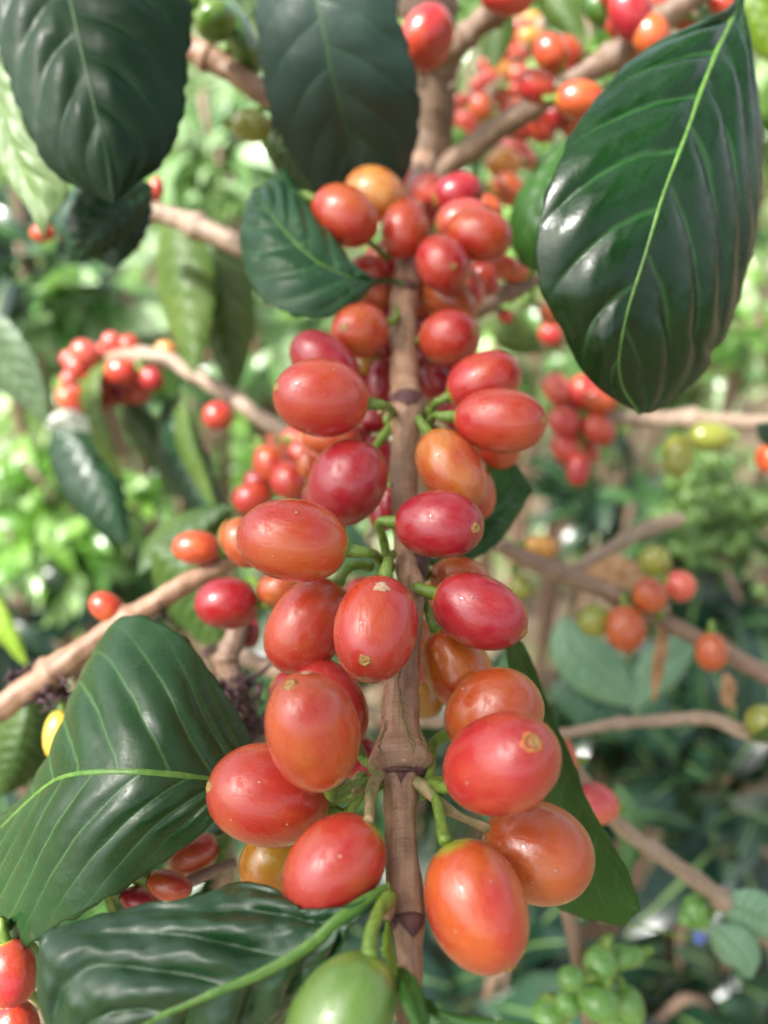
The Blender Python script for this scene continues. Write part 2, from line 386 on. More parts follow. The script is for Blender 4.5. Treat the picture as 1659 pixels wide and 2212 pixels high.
# ------------------------------------------------------------------ leaves
def leafsurf(name, mid, ea, eb, m, parent, nv=9, c1=0.10, c2=0.08, quilt=0.8, camber=1.0, nu=110, nw=26, rib=RIB, ribw=0.9, thick=0.25, wave=0.3, lump=0.10, kb=1.0, pw=0.75, label=None, ribn='midrib', flip=False, seed=0, ribfrac=(0, 1)):
    """mid / ea / eb: lists of picture points (x, y, depth mm) from leaf base to tip; quilt, camber, thick in mm"""
    M = catmull([P(*p) for p in mid], nu); A = catmull([P(*p) for p in ea], nu); B = catmull([P(*p) for p in eb], nu)
    ph = np.random.default_rng(seed + 3).uniform(0, 6.28, 8)
    vs = np.r_[-np.linspace(1, 0, nw), np.linspace(0, 1, nw)[1:]]; nc = len(vs)
    V = np.zeros((nu, nc, 3)); UV = np.zeros((nu, nc, 2)); us = np.linspace(0, 1, nu)
    T = np.gradient(M, axis=0)
    for j, v in enumerate(vs):
        E = A if v < 0 else B; w_ = abs(v)
        V[:, j] = M + (E - M) * w_; UV[:, j, 0] = us; UV[:, j, 1] = (v + 1) / 2
    # normals of the flat surface, facing the camera
    du = np.gradient(V, axis=0); dv = np.gradient(V, axis=1); Nn = np.cross(du, dv); ln = np.linalg.norm(Nn, axis=2, keepdims=True); Nn = Nn / np.maximum(ln, 1e-12)
    ctr = Nn[nu // 5: -nu // 5].reshape(-1, 3).mean(0); ctr /= np.linalg.norm(ctr)
    Nn = Nn * 0.5 + ctr * 0.5; Nn /= np.linalg.norm(Nn, axis=2, keepdims=True)
    if ctr @ Fw > 0: Nn = -Nn; ctr = -ctr
    for j, v in enumerate(vs):
        w_ = abs(v); side = 1.0 if v > 0 else 0.0
        phs = us * nv - nv * (c1 * w_ + c2 * w_ * w_) * (kb if side else 1.0) + 0.45 * side + 0.04 * np.sin(us * 23 + ph[3] + w_ * 3)
        env = min(1, (w_ * 5)) * (1 - w_ ** 3) * np.clip(np.minimum(us * 6, (1 - us) * 5), 0, 1)
        q = (np.abs(np.sin(math.pi * phs)) ** pw - 0.3) * env * quilt
        cb = camber * (math.sin(min(1, w_) * math.pi) ** 1) * np.sin(math.pi * np.clip(us, 0, 1)) ** 0.6
        wv = wave * w_ * w_ * (np.sin(us * 17 + ph[0] + 2 * side) * .6 + np.sin(us * 31 + ph[1] + side) * .3 + np.sin(us * 61 + ph[2] + side * 3) * .15)
        bm_ = lump * min(1, w_ * 4) * (np.sin(us * 19 + v * 5 + ph[6]) * np.sin(v * 7 - us * 8 + ph[7]) + .6 * np.sin(us * 41 - v * 11 + ph[1]) * np.sin(v * 15 + us * 13 + ph[0]) + .35 * np.sin(us * 77 + v * 23 + ph[2]) * np.sin(v * 29 - us * 35))
        V[:, j] += Nn[:, j] * ((q * (1 + .35 * np.sin(us * 9 + w_ * 6 + ph[5])) + cb + wv + bm_) / 1000)[:, None]
    # small irregularities of the margin in the plane of the leaf
    for j in (0, nc - 1):
        dirn = V[:, j] - V[:, j + (1 if j == 0 else -1)]
        V[:, j] += dirn * (0.35 * np.sin(us * 70 + ph[4] + j) + 0.25 * np.sin(us * 133 + ph[5]))[:, None]
    F = np.array(grid_faces(nu, nc))
    fn = np.cross(du[nu // 2, nc // 4], dv[nu // 2, nc // 4])
    if (fn @ ctr > 0) != flip: F = F[:, ::-1]
    o = mk(name, V.reshape(-1, 3), F, m, parent, UV.reshape(-1, 2))
    if thick:
        md = o.modifiers.new('thickness', 'SOLIDIFY'); md.thickness = thick / 1000; md.offset = -1
    if label: o['label'] = label
    if rib is not None:
        i0, i1 = int(ribfrac[0] * (nu - 1)), int(ribfrac[1] * (nu - 1)) + 1
        j0 = nw - 1; c = V[i0:i1, j0]; k = len(c); Vr = []; Tt = np.gradient(c, axis=0); Tt /= np.maximum(np.linalg.norm(Tt, axis=1), 1e-9)[:, None]
        for i in range(k):
            a = np.cross(Tt[i], ctr); a /= np.linalg.norm(a); u = us[i0 + i]; r = 0.62 * ribw / 1000 * (1 - 0.85 * u ** 0.7) + 0.00006
            for t_ in range(7):
                th = math.pi * t_ / 6; Vr.append(c[i] + a * math.cos(th) * r + ctr * (math.sin(th) * r * 0.55 - 0.00005))
        mk(ribn, Vr, np.array(grid_faces(k, 7))[:, ::-1], rib, o if parent is None or parent.type == 'EMPTY' and name == 'leaf' else parent)
    return o
def widths(mid, hw, skew=0.0, dz=0.0, prof=None, tipx=1.0):
    """edges either side of a midrib in the picture plane: hw px, dz mm deeper (+) at both edges"""
    q = catmull(np.array(mid, float), 13); T = np.gradient(q[:, :2], axis=0); T /= np.linalg.norm(T, axis=1)[:, None]
    A = []; B = []
    for i, (x, y, d) in enumerate(q):
        u = i / 12; w_ = math.sin(math.pi * u ** 0.85) ** 0.8 if 0 < u < 1 else 0
        n_ = np.array([-T[i, 1], T[i, 0]])
        wa, wb = hw if isinstance(hw, tuple) else (hw, hw)
        da, db = dz if isinstance(dz, tuple) else (dz, dz)
        A.append((x - n_[0] * wa * w_, y - n_[1] * wa * w_, d + da * w_)); B.append((x + n_[0] * wb * w_, y + n_[1] * wb * w_, d + db * w_))
    return A, B
def leaf_thing(label, mid, ea, eb, m, cat='leaf', group=None, **k):
    t = thing('coffee_leaf', label, cat, P(*mid[0]), group)
    leafsurf('blade', mid, ea, eb, m, t, **k); return t

# ================================================================== GROUND
def ground():
    m, n, b = mat('earth'); tc = N(n, 'ShaderNodeTexCoord'); ob = tc.outputs['Object']
    f = noise(n, ob, 3.0, 8, 0.65); g = noise(n, ob, 22, 5, 0.6)
    c = ramp(n, g, [(0.3, (0.04, 0.026, 0.015)), (0.5, (0.11, 0.075, 0.045)), (0.7, (0.24, 0.18, 0.12))])
    c = mixc(n, sstep(n, f, 0.5, 0.62, 0, 0.8), c, (0.08, 0.14, 0.03)); n.links.new(c, b.inputs['Base Color']); b.inputs['Roughness'].default_value = 0.9
    bump(n, g, 0.6, 0.02, b)
    k = 60; xs = np.sign(np.linspace(-1, 1, k)) * np.abs(np.linspace(-1, 1, k)) ** 3 * 150
    V = [(x, y, 0.03 * math.sin(x * 2.1 + y) + 0.04 * math.sin(y * 1.3 - x * .7) if abs(x) < 12 and abs(y) < 12 else 0) for y in xs for x in xs]
    o = mk('ground', V, grid_faces(k, k), m, origin=(0, 0, 0)); o['kind'] = 'structure'
ground()

# ================================================================== THE MAIN BRANCH
main = thing('coffee_branch', 'sharp central branch reaching towards the viewer, crowded with big red and orange cherries', 'branch', P(882, 2235, 99))
stem_pts = [(893, 2250, 26, 98), (884, 2180, 27, 100), (888, 2100, 27, 104), (884, 2050, 30, 106), (882, 1990, 36, 108), (876, 1930, 37, 111), (869, 1860, 38, 114), (866, 1780, 35, 118), (866, 1722, 37, 122),
            (866, 1696, 40, 123), (866, 1682, 47, 124), (866, 1668, 52, 124.6), (866, 1658, 55, 125), (866, 1652, 70, 125.3), (866, 1638, 73, 126), (866, 1618, 64, 127), (865, 1590, 50, 128.5), (865, 1550, 42, 131), (869, 1480, 37, 135), (876, 1400, 34, 140), (882, 1320, 32, 145), (888, 1262, 31, 149), (889, 1225, 36, 151), (884, 1190, 31, 154),
            (876, 1120, 29, 158), (873, 1040, 30, 164), (875, 960, 31, 171), (877, 912, 32, 176), (879, 884, 38, 179), (878, 866, 37, 181), (875, 820, 31, 185), (872, 740, 29, 193), (871, 680, 28, 199), (873, 645, 31, 203), (876, 625, 28, 206), (882, 560, 26, 215), (893, 480, 26, 228), (905, 400, 27, 243), (915, 350, 28, 256)]
stem = tube('stem', stem_pts, BARK, main, seg=32, n=300, rough=0.055)
def ring_plane(y):
    """centre, radius, along-direction of the stem at picture row y"""
    a = np.array(stem_pts, float); i = np.argsort(a[:, 1]); a = a[i]
    g = lambda yy: np.array([np.interp(yy, a[:, 1], a[:, k]) for k in range(4)])
    q = g(y); c = P(q[0], q[1], q[3]); q2 = g(y - 12); t = P(q2[0], q2[1], q2[3]) - c; t /= np.linalg.norm(t)
    return c, q[2] * q[3] / 1000 / FPX, t, q
def stipule(y0, y1, phi0, half, m=SCALE_P, lift=0.00035, parent=main, name='stipule', round_=1.0):
    """a triangular scale lying on the stem from row y0 (wide) to y1 (its point), about angle phi0 (deg from the side facing the camera)"""
    V = []; nr, nc = 14, 11
    for i in range(nr):
        f = i / (nr - 1); c, r, t, q = ring_plane(y0 + (y1 - y0) * f); a = np.cross(t, -Fw); a /= np.linalg.norm(a); b = np.cross(a, t)
        b = -b if b @ Fw > 0 else b
        for j in range(nc):
            g = (j / (nc - 1)) * 2 - 1; wd = half * (1 - f ** round_) + 1.0
            th = R_(phi0 + g * wd); lf = lift * (1.6 - 0.8 * abs(g)) * (1 + 0.4 * math.sin(i * 2.1 + j * 1.3) * f) if 0 < i < nr - 1 else lift * 0.3
            V.append(c + (r * 1.03 + lf) * (math.cos(th) * b + math.sin(th) * a))
    mk(name, V, grid_faces(nr, nc), m, parent)
stipule(1671, 1706, -2, 44, round_=1.3); stipule(1668, 1688, 58, 26, round_=2); stipule(1988, 2030, 14, 46, round_=1.4); stipule(1985, 2012, -60, 30, round_=2)
stipule(868, 902, -5, 60, round_=2.5); stipule(1196, 1262, 45, 40, round_=2); stipule(628, 650, 0, 60, round_=3)
# the two corky wings left where the old leaf stalks sat, either side of the node at row 1640
def wing(pts, name='node_wing'):
    tube(name, pts, BARK, main, seg=16, n=26, rough=0.05)
wing([(852, 1930, 9, 107), (842, 1962, 13, 105), (834, 1985, 12, 104)])
wing([(892, 1218, 8, 147), (900, 1250, 14, 144), (902, 1278, 12, 143)])
# green grooves that run down the stem
def groove(rows, phis, wpx=4.5):
    V = []; n = 60
    for i in range(n):
        f = i / (n - 1); y = rows[0] + (rows[1] - rows[0]) * f; c, r, t, q = ring_plane(y); a = np.cross(t, -Fw); a /= np.linalg.norm(a); b = np.cross(a, t)
        b = -b if b @ Fw > 0 else b
        ph = np.interp(f, np.linspace(0, 1, len(phis)), phis) + 2.0 * math.sin(i * .5)
        wdt = math.degrees(wpx / q[2]) * math.sin(math.pi * min(1, f * .97 + .02)) ** .5 * (1 + .3 * math.sin(i * .9))
        for k, lf in ((-1, 0.9999), (-0.6, 1.035), (0.6, 1.035), (1, 0.9999)):
            th = R_(ph + k * wdt / 2); V.append(c + r * (lf + .02) * (math.cos(th) * b + math.sin(th) * a))
    mk('groove', V, grid_faces(n, 4), GROOVE, main)
groove((1462, 1656), (-20, -12, 2, 14, 20)); groove((1300, 1236), (-20, 0), 3); groove((1575, 1652), (-42, -38), 4); groove((1590, 1650), (48, 44), 3); groove((800, 700), (-10, 10), 2.5)

n1640L, n1640R = (815, 1690, 121), (925, 1700, 121)
MAIN = [
 # cx, cy, A, B, ang(to the scar), tilt, depth, kind, scar, node, label
 (736, 2205, 160, 112, 115, 15, 92, 'green', None, None, 'big unripe green cherry at the bottom edge'),
 (1031, 1960, 152, 110, 70, 12, 106, 'orred', (1100, 2096), None, 'largest orange-red cherry, lowest right of the stem'),
 (1163, 1844, 122, 111, 35, 20, 119, 'orange', None, None, 'round plain orange cherry right of the lowest pair'),
 (1084, 1651, 130, 113, -22, 40, 107, 'red', (1148, 1604), n1640R, 'big red cherry with a pale ringed scar facing the viewer'),
 (1067, 1543, 110, 96, -25, 15, 131, 'orange', None, n1640R, None),
 (990, 1449, 99, 73, 62, 10, 143, 'brown2', None, (915, 1300, 150), None),
 (905, 1405, 80, 44, 85, 5, 158, 'yor', None, (900, 1300, 155), None),
 (1037, 1322, 108, 78, 22, 12, 134, 'crim', (1133, 1368), (918, 1285, 149), 'smooth crimson cherry pointing right below the middle node'),
 (995, 1252, 68, 50, 10, 5, 158, 'orange', None, (915, 1250, 155), None),
 (949, 1134, 97, 73, 3, 18, 140, 'crim', (1028, 1141), (838, 1215, 149), 'crimson cherry lying across the front of the stem'),
 (975, 1016, 97, 69, 58, 12, 156, 'yor', None, (905, 915, 176), 'orange cherry flushed yellow beside the stem'),
 (1022, 1058, 68, 46, 72, 5, 172, 'orred', None, (915, 915, 180), None),
 (1081, 909, 101, 71, 4, 14, 156, 'red', (1175, 908), (930, 912, 177), 'red cherry pointing right with its scar at the tip'),
 (1076, 965, 52, 48, 40, 5, 174, 'orred', None, None, None),
 (1046, 824, 85, 66, -25, 5, 172, 'red', None, (925, 895, 178), None),
 (971, 729, 67, 62, -12, 30, 188, 'red', (1026, 714), (888, 660, 202), None),
 (956, 569, 65, 58, 70, 30, 196, 'red', (979, 575), None, None),
 (972, 650, 66, 50, 40, 0, 210, 'orange', None, None, None),
 (1014, 627, 50, 33, 80, 0, 214, 'pink', None, None, None),
 (1036, 506, 72, 60, 12, 15, 200, 'orred', None, None, None),
 (1000, 480, 62, 50, -20, 0, 218, 'pink', None, None, None),
 (874, 495, 66, 51, 98, 10, 204, 'red', None, None, None),
 (745, 466, 78, 66, 38, 10, 196, 'orred', None, (842, 560, 212), 'glossy red cherry with an orange flush at the upper left of the cluster'),
 (809, 419, 68, 60, 35, 10, 214, 'peach', None, None, 'pale orange cherry at the top of the cluster'),
 (926, 415, 47, 42, 20, 0, 232, 'pink', None, None, None),
 (990, 420, 56, 47, -20, 0, 225, 'crim', None, None, None),
 (884, 397, 34, 24, 70, 0, 246, 'pink', None, None, None),
 (776, 715, 64, 59, 160, 25, 186, 'orred', (743, 707), (858, 655, 203), None),
 (795, 592, 48, 42, 10, 0, 212, 'orred', None, None, None),
 (803, 640, 42, 32, 10, 0, 208, 'orange', None, None, None),
 (701, 785, 86, 62, 222, 5, 178, 'crim', None, (850, 890, 184), None),
 (693, 860, 104, 84, 188, 18, 149, 'red', (597, 836), (850, 893, 176), 'big glossy red cherry left of the upper node'),
 (826, 830, 56, 34, 92, 0, 200, 'dark', None, None, None),
 (790, 785, 36, 30, 40, 0, 206, 'brown', None, None, None),
 (945, 832, 52, 42, 60, 0, 203, 'dark', None, None, None),
 (715, 944, 64, 42, 0, 0, 182, 'orred', None, None, None),
 (668, 1003, 34, 26, 90, 0, 194, 'orange', None, None, None),
 (751, 1043, 98, 85, -58, 10, 152, 'crim', None, (845, 920, 176), 'deep crimson cherry above the long orange-red one'),
 (632, 1168, 122, 89, 189, 5, 131, 'orred', None, (822, 1212, 147), 'long orange-red cherry held out left on a bare green stalk'),
 (664, 1352, 114, 84, 125, 12, 142, 'red', None, (800, 1225, 150), None),
 (811, 1360, 117, 92, 100, 32, 125, 'red', (788, 1427), (838, 1225, 147), 'red cherry over the stem with a tan scab on top and a ringed scar below'),
 (716, 1520, 104, 72, 242, 5, 139, 'red', None, (820, 1680, 124), None),
 (674, 1582, 131, 103, 256, 25, 111, 'orred', (626, 1479), n1640L, 'large orange-red cherry with a brown scar at its upper end'),
 (579, 1721, 134, 112, 190, 8, 121, 'orred', (452, 1700), n1640L, 'large red to orange cherry at the far left of the lowest cluster'),
 (721, 1874, 128, 98, 128, 12, 108, 'red', None, None, 'red cherry hanging left of the stem above the curled leaf'),
 (592, 1868, 86, 76, 100, 0, 136, 'brown', None, (700, 1740, 128), 'dull ochre cherry in shade behind two red ones'),
 (603, 1270, 48, 42, 160, 0, 176, 'orange', None, None, None),
 (528, 1172, 58, 46, 60, 0, 172, 'orange', None, None, None),
 (1080, 575, 46, 27, 0, 0, 232, 'orred', None, None, None),
 (838, 1085, 40, 22, 90, 0, 186, 'dark', None, None, None),
 (818, 612, 46, 38, 30, 0, 222, 'orred', None, None, None), (845, 800, 40, 36, 80, 0, 212, 'dark', None, None, None), (905, 560, 40, 34, 30, 0, 228, 'dark', None, None, None), (828, 560, 42, 34, 30, 0, 226, 'orred', None, None, None), (985, 690, 44, 38, 30, 0, 222, 'dark', None, None, None), (1010, 860, 44, 36, 30, 0, 204, 'dark', None, None, None), (770, 960, 46, 40, 30, 0, 194, 'dark', None, None, None), (700, 1080, 50, 40, 30, 0, 182, 'dark', None, None, None), (842, 738, 44, 38, 80, 0, 214, 'dark', None, None, None), (920, 650, 46, 40, 80, 0, 220, 'orred', None, None, None), (924, 770, 44, 40, 80, 0, 213, 'dark', None, None, None), (818, 985, 46, 40, 60, 0, 192, 'dark', None, None, None), (920, 985, 44, 38, 60, 0, 192, 'dark', None, None, None), (815, 905, 40, 34, 0, 0, 198, 'dark', None, None, None), (1005, 905, 46, 38, 0, 0, 196, 'dark', None, None, None), (905, 1180, 46, 40, 0, 0, 178, 'dark', None, None, None), (790, 1290, 52, 44, 0, 0, 170, 'dark', None, None, None), (915, 1500, 54, 44, 70, 0, 166, 'brown', None, None, None), (780, 1640, 60, 48, 40, 0, 150, 'dark', None, None, None), (975, 590, 40, 36, 0, 0, 220, 'dark', None, None, None), (905, 452, 44, 36, 60, 0, 236, 'red', None, None, None), (950, 462, 42, 36, 20, 0, 238, 'crim', None, None, None), (846, 556, 44, 36, 60, 0, 226, 'dark', None, None, None),
 (930, 612, 40, 36, 60, 0, 226, 'dark', None, None, None), (1046, 602, 40, 34, 60, 0, 222, 'red', None, None, None), (758, 640, 40, 34, 60, 0, 224, 'orred', None, None, None),
 (838, 690, 42, 34, 80, 0, 220, 'dark', None, None, None), (925, 700, 40, 36, 80, 0, 222, 'dark', None, None, None), (1000, 790, 50, 40, 30, 0, 206, 'red', None, None, None),
 (752, 790, 48, 42, 30, 0, 208, 'dark', None, None, None), (788, 850, 46, 40, 30, 0, 204, 'dark', None, None, None), (800, 762, 40, 36, 30, 0, 212, 'orred', None, None, None), (968, 880, 42, 36, 30, 0, 200, 'dark', None, None, None),
 (880, 445, 34, 30, 30, 0, 240, 'orred', None, None, None), (1052, 450, 36, 30, 30, 0, 236, 'orred', None, None, None), (690, 985, 44, 36, 30, 0, 196, 'orred', None, None, None), (825, 1110, 40, 30, 80, 0, 188, 'dark', None, None, None), (940, 1300, 46, 36, 80, 0, 176, 'orange', None, None, None), (640, 1500, 60, 48, 30, 0, 166, 'dark', None, None, None),
]
CM['brown2'] = cherry_mat('cherry_burnt_orange', (0.50, 0.035, 0.018), (0.58, 0.15, 0.012), patch=0.48)
SCABS = {(1031, 1960): ((1060, 1905, .14), (985, 2010, .16), (1095, 2010, .12)), (1084, 1651): ((1010, 1690, .16), (1120, 1700, .12)), (579, 1721): ((560, 1690, .16), (620, 1780, .18), (500, 1770, .14)), (693, 860): ((668, 930, .2), (720, 800, .16)), (1081, 909): ((1040, 880, .18),), (1037, 1322): ((1020, 1290, .16),), (751, 1043): ((790, 1060, .22),), (1163, 1844): ((1200, 1880, .2), (1150, 1905, .14)), (811, 1360): ((824, 1268, 1.25), (806, 1250, .7)), (674, 1582): ((661, 1454, .75),), (664, 1352): ((640, 1400, .12),), (721, 1874): ((735, 1850, .2),), (1067, 1543): ((1001, 1488, .25),), (632, 1168): ((640, 1108, .22), (590, 1200, .15))}
SCAB = plain('corky_scab', (0.42, 0.26, 0.15), (0.66, 0.46, 0.30), 1500, 0.8, 0.0006, 0.8)
for c in MAIN: cherry(main, *c[:8], scar=c[8], node=c[9], label=c[10], scabs=SCABS.get((c[0], c[1]), ()), sr=1.9 if c[1] in (1651,) else 1.2)
# buds, short fruit spurs and knobs on the nodes
def knobs(cx, cy, d, n, sp, parent, mats=(STALK, STALKB), r=(0.0006, 0.0012), name='bud'):
    for i in range(n):
        x = cx + rng.uniform(-sp, sp); y = cy + rng.uniform(-sp, sp) * .8; dd = d + rng.uniform(-2, 3); rr = rng.uniform(*r); p0 = P(x, y, dd + 3)
        dr = P(x + rng.uniform(-30, 30), y + rng.uniform(5, 40), dd - 1) - p0; dr /= np.linalg.norm(dr)
        tube(name, [[*p0, rr * .8], [*(p0 + dr * rr * 1.5), rr], [*(p0 + dr * rr * 3), rr * .75], [*(p0 + dr * rr * 4), rr * .15]], mats[i % len(mats)], parent, seg=10, n=12, rough=0.06, world=True)
knobs(795, 1688, 120, 6, 20, main); knobs(930, 1695, 120, 5, 18, main); knobs(838, 1222, 146, 5, 16, main); knobs(838, 890, 176, 4, 16, main); knobs(925, 890, 176, 4, 14, main)
knobs(912, 1275, 146, 4, 12, main, mats=(SCALE_P,)); knobs(838, 1950, 104, 3, 10, main)
def spur(*pts, m=STALK): tube('fruit_spur', pts, m, main, seg=14, n=24, rough=0.10)
spur((900, 1690, 15, 121), (922, 1706, 15, 119), (945, 1728, 12, 118.5), (975, 1752, 10, 119), (1000, 1766, 8, 119), (1062, 1793, 11, 119), m=STALKB)
spur((938, 1712, 10, 119), (948, 1745, 12, 116), (954, 1780, 12, 113), (962, 1818, 15, 109))
spur((842, 1935, 16, 104), (822, 1965, 16, 101), (804, 2010, 15, 97), (796, 2070, 19, 94))
spur((822, 1672, 11, 121), (808, 1690, 13, 119), (800, 1725, 12, 114), (798, 1762, 12, 109.5), (795, 1776, 15, 108.5), m=STALKB)
spur((825, 1690, 11, 123), (785, 1712, 12, 122), (745, 1722, 11, 122), (708, 1733, 12, 122))
spur((850, 1196, 9, 150), (826, 1212, 14, 146), (836, 1240, 10, 145))
# ------ leaves of the main branch
V1 = dict(nv=7, c1=0.10, c2=0.12)
LM_FOLD = leaf_mat('leaf_worn_green', (0.014, 0.065, 0.022), (0.035, 0.11, 0.045), (0.10, 0.24, 0.08), 8, 0.10, 0.12, rough=0.30, blot=((0.16, 0.26, 0.10), 180, 0.62, 0.5), edge=(0.42, 0.38, 0.26))
leafsurf('leaf', [(872, 612, 200), (832, 607, 196), (785, 603, 190), (745, 595, 186), (690, 568, 184), (640, 525, 185), (600, 480, 188), (566, 440, 193), (545, 410, 198)],
         [(872, 609, 200), (832, 603, 196), (790, 598, 190), (752, 585, 189), (742, 540, 194), (718, 500, 196), (680, 450, 198), (645, 405, 201), (612, 362, 206), (575, 395, 204), (545, 410, 198)],
         [(872, 615, 200), (832, 612, 196), (800, 625, 190), (775, 655, 186), (725, 680, 183), (660, 686, 182), (600, 670, 183), (555, 635, 186), (528, 580, 190), (518, 510, 195), (528, 455, 198), (545, 410, 198)],
         LM_FOLD, main, nv=8, c1=0.10, c2=0.12, quilt=1.0, camber=2.0, ribw=1.2, seed=4, label='small folded leaf with a torn pale edge, on a bent green stalk')
LM_BOT = leaf_mat('leaf_blistered_green', (0.010, 0.046, 0.014), (0.024, 0.085, 0.028), (0.05, 0.16, 0.04), 5.5, 0.18, 0.20, rough=0.30, spec=0.75, blot=((0.24, 0.30, 0.12), 110, 0.64, 0.5), specks=0.01, edge=(0.40, 0.20, 0.10), veins=0.35)
leafsurf('leaf', [(842, 1925, 106), (790, 1950, 103), (735, 1985, 101), (690, 2025, 100), (640, 2062, 99), (560, 2105, 98), (470, 2142, 97), (380, 2180, 97), (290, 2222, 98), (210, 2262, 100)],
         [(836, 1915, 107), (788, 1940, 104), (735, 1968, 103), (694, 1990, 104), (655, 1958, 106), (625, 1946, 107), (600, 1935, 108), (575, 1912, 109), (520, 1906, 110), (470, 1916, 109), (435, 1932, 108), (380, 1944, 107), (320, 1950, 107), (240, 1968, 106), (165, 1990, 105), (110, 2010, 104), (82, 2045, 103), (78, 2110, 102), (85, 2180, 101), (110, 2240, 100), (150, 2290, 100), (210, 2262, 100)],
         [(845, 1940, 106), (795, 1965, 103), (742, 1998, 102), (728, 2020, 103), (715, 2060, 105), (680, 2100, 107), (650, 2140, 108), (630, 2190, 108), (600, 2240, 108), (540, 2300, 108), (420, 2350, 106), (300, 2330, 103), (210, 2262, 100)],
         LM_BOT, main, nv=5.5, c1=0.18, c2=0.20, pw=0.9, quilt=2.1, camber=1.2, nu=170, nw=34, ribw=1.9, seed=9, lump=0.35, wave=0.5, thick=0.3, label='glossy blistered leaf with brown nibbled margin at the bottom left')

# long leaf behind the right-hand cherries, seen folded
LM_DARK = leaf_mat('leaf_deep_green', (0.008, 0.034, 0.014), (0.018, 0.060, 0.024), (0.06, 0.15, 0.05), 10, 0.12, 0.10, rough=0.30)
LM_MID = leaf_mat('leaf_mid_green', (0.014, 0.060, 0.006), (0.030, 0.095, 0.012), (0.06, 0.15, 0.03), 10, 0.12, 0.10, rough=0.45, trans=0.15, spec=0.3)
leafsurf('leaf', [(1085, 1340, 168), (1110, 1400, 165), (1150, 1480, 160), (1190, 1580, 155), (1235, 1700, 150), (1290, 1800, 147), (1340, 1885, 145), (1380, 1965, 144)],
         [(1085, 1340, 168), (1130, 1400, 160), (1170, 1480, 156), (1212, 1590, 150), (1255, 1700, 146), (1310, 1800, 143), (1355, 1885, 142), (1380, 1965, 144)],
         [(1085, 1340, 168), (1092, 1420, 172), (1120, 1540, 172), (1160, 1690, 170), (1180, 1830, 166), (1190, 1940, 160), (1240, 1980, 155), (1300, 1990, 150), (1345, 2000, 147), (1380, 1965, 144)],
         LM_MID, main, nv=9, quilt=0.4, camber=0.5, ribw=0.7, seed=5, rib=RIBD, wave=0.5)
leafsurf('leaf', [(905, 1215, 172), (960, 1200, 174), (1010, 1160, 178), (1060, 1110, 182), (1110, 1075, 188), (1150, 1062, 192)],
         [(905, 1215, 172), (950, 1120, 184), (1010, 1050, 190), (1060, 1000, 192), (1105, 995, 192), (1130, 1025, 192), (1150, 1062, 192)],
         [(905, 1215, 172), (960, 1230, 172), (1030, 1205, 176), (1080, 1170, 180), (1115, 1120, 186), (1150, 1062, 192)],
         LM_MID, main, nv=6, quilt=0.4, camber=0.6, ribw=0.8, seed=6, rib=RIBD)
# the young curly shoots at the very bottom
YNG = leaf_mat('young_leaf', (0.13, 0.26, 0.02), (0.24, 0.38, 0.04), (0.4, 0.5, 0.1), 6, 0.1, 0.1, rough=0.32, trans=0.25, veins=0.2)
for mid, hw, sd_ in (([(838, 1985, 104), (832, 2040, 101), (842, 2090, 98), (868, 2130, 95), (872, 2150, 94)], (14, 7), 21), ([(862, 2090, 98), (885, 2130, 93), (905, 2180, 90), (915, 2240, 88)], (20, 34), 22),
                     ([(905, 2145, 96), (940, 2180, 93), (1010, 2205, 91), (1100, 2210, 90), (1180, 2225, 89)], (8, 22), 23)):
    A, B = widths(mid, hw, dz=(2, -1)); leafsurf('young_leaf', mid, A, B, YNG if sd_ == 21 else LM_MID, main, nv=5, quilt=0.1, camber=0.6, nu=40, nw=8, ribw=0.3, seed=sd_, wave=0.2)
cherry(main, 866, 2165, 50, 24, 90, 5, 106, 'yellow', lod=2, label='sliver of a yellow cherry behind the green one')

# ================================================================== THE TREE'S STEM AND THE OTHER BRANCHES
tree = thing('coffee_tree', 'upright grey-brown main stem with a knobbly joint, behind the top of the fruit cluster', 'tree', P(915, 1150, 420))
tube('trunk', [(940, -160, 46, 262), (928, 0, 62, 272), (926, 60, 62, 276), (938, 120, 56, 279), (940, 160, 50, 281), (940, 200, 44, 283), (936, 260, 44, 288), (926, 340, 48, 294), (920, 420, 42, 305), (915, 600, 38, 330), (912, 900, 30, 380), (915, 1150, 27, 420)], BARKT, tree, seg=28, n=170, rough=0.06)
for x, y, r_ in ((905, 178, 15), (950, 150, 18), (972, 190, 13), (915, 130, 12), (960, 215, 11)):
    q = P(x, y, 272); tube('bark_knob', [[*q, .0008], [*(q + np.array([.001, -.002, .0])), r_ * .00013], [*(q + np.array([.001, -.004, .001])), r_ * .00009], [*(q + np.array([.001, -.0045, .001])), .0002]], BARKT, tree, seg=10, n=12, rough=.15, world=True)

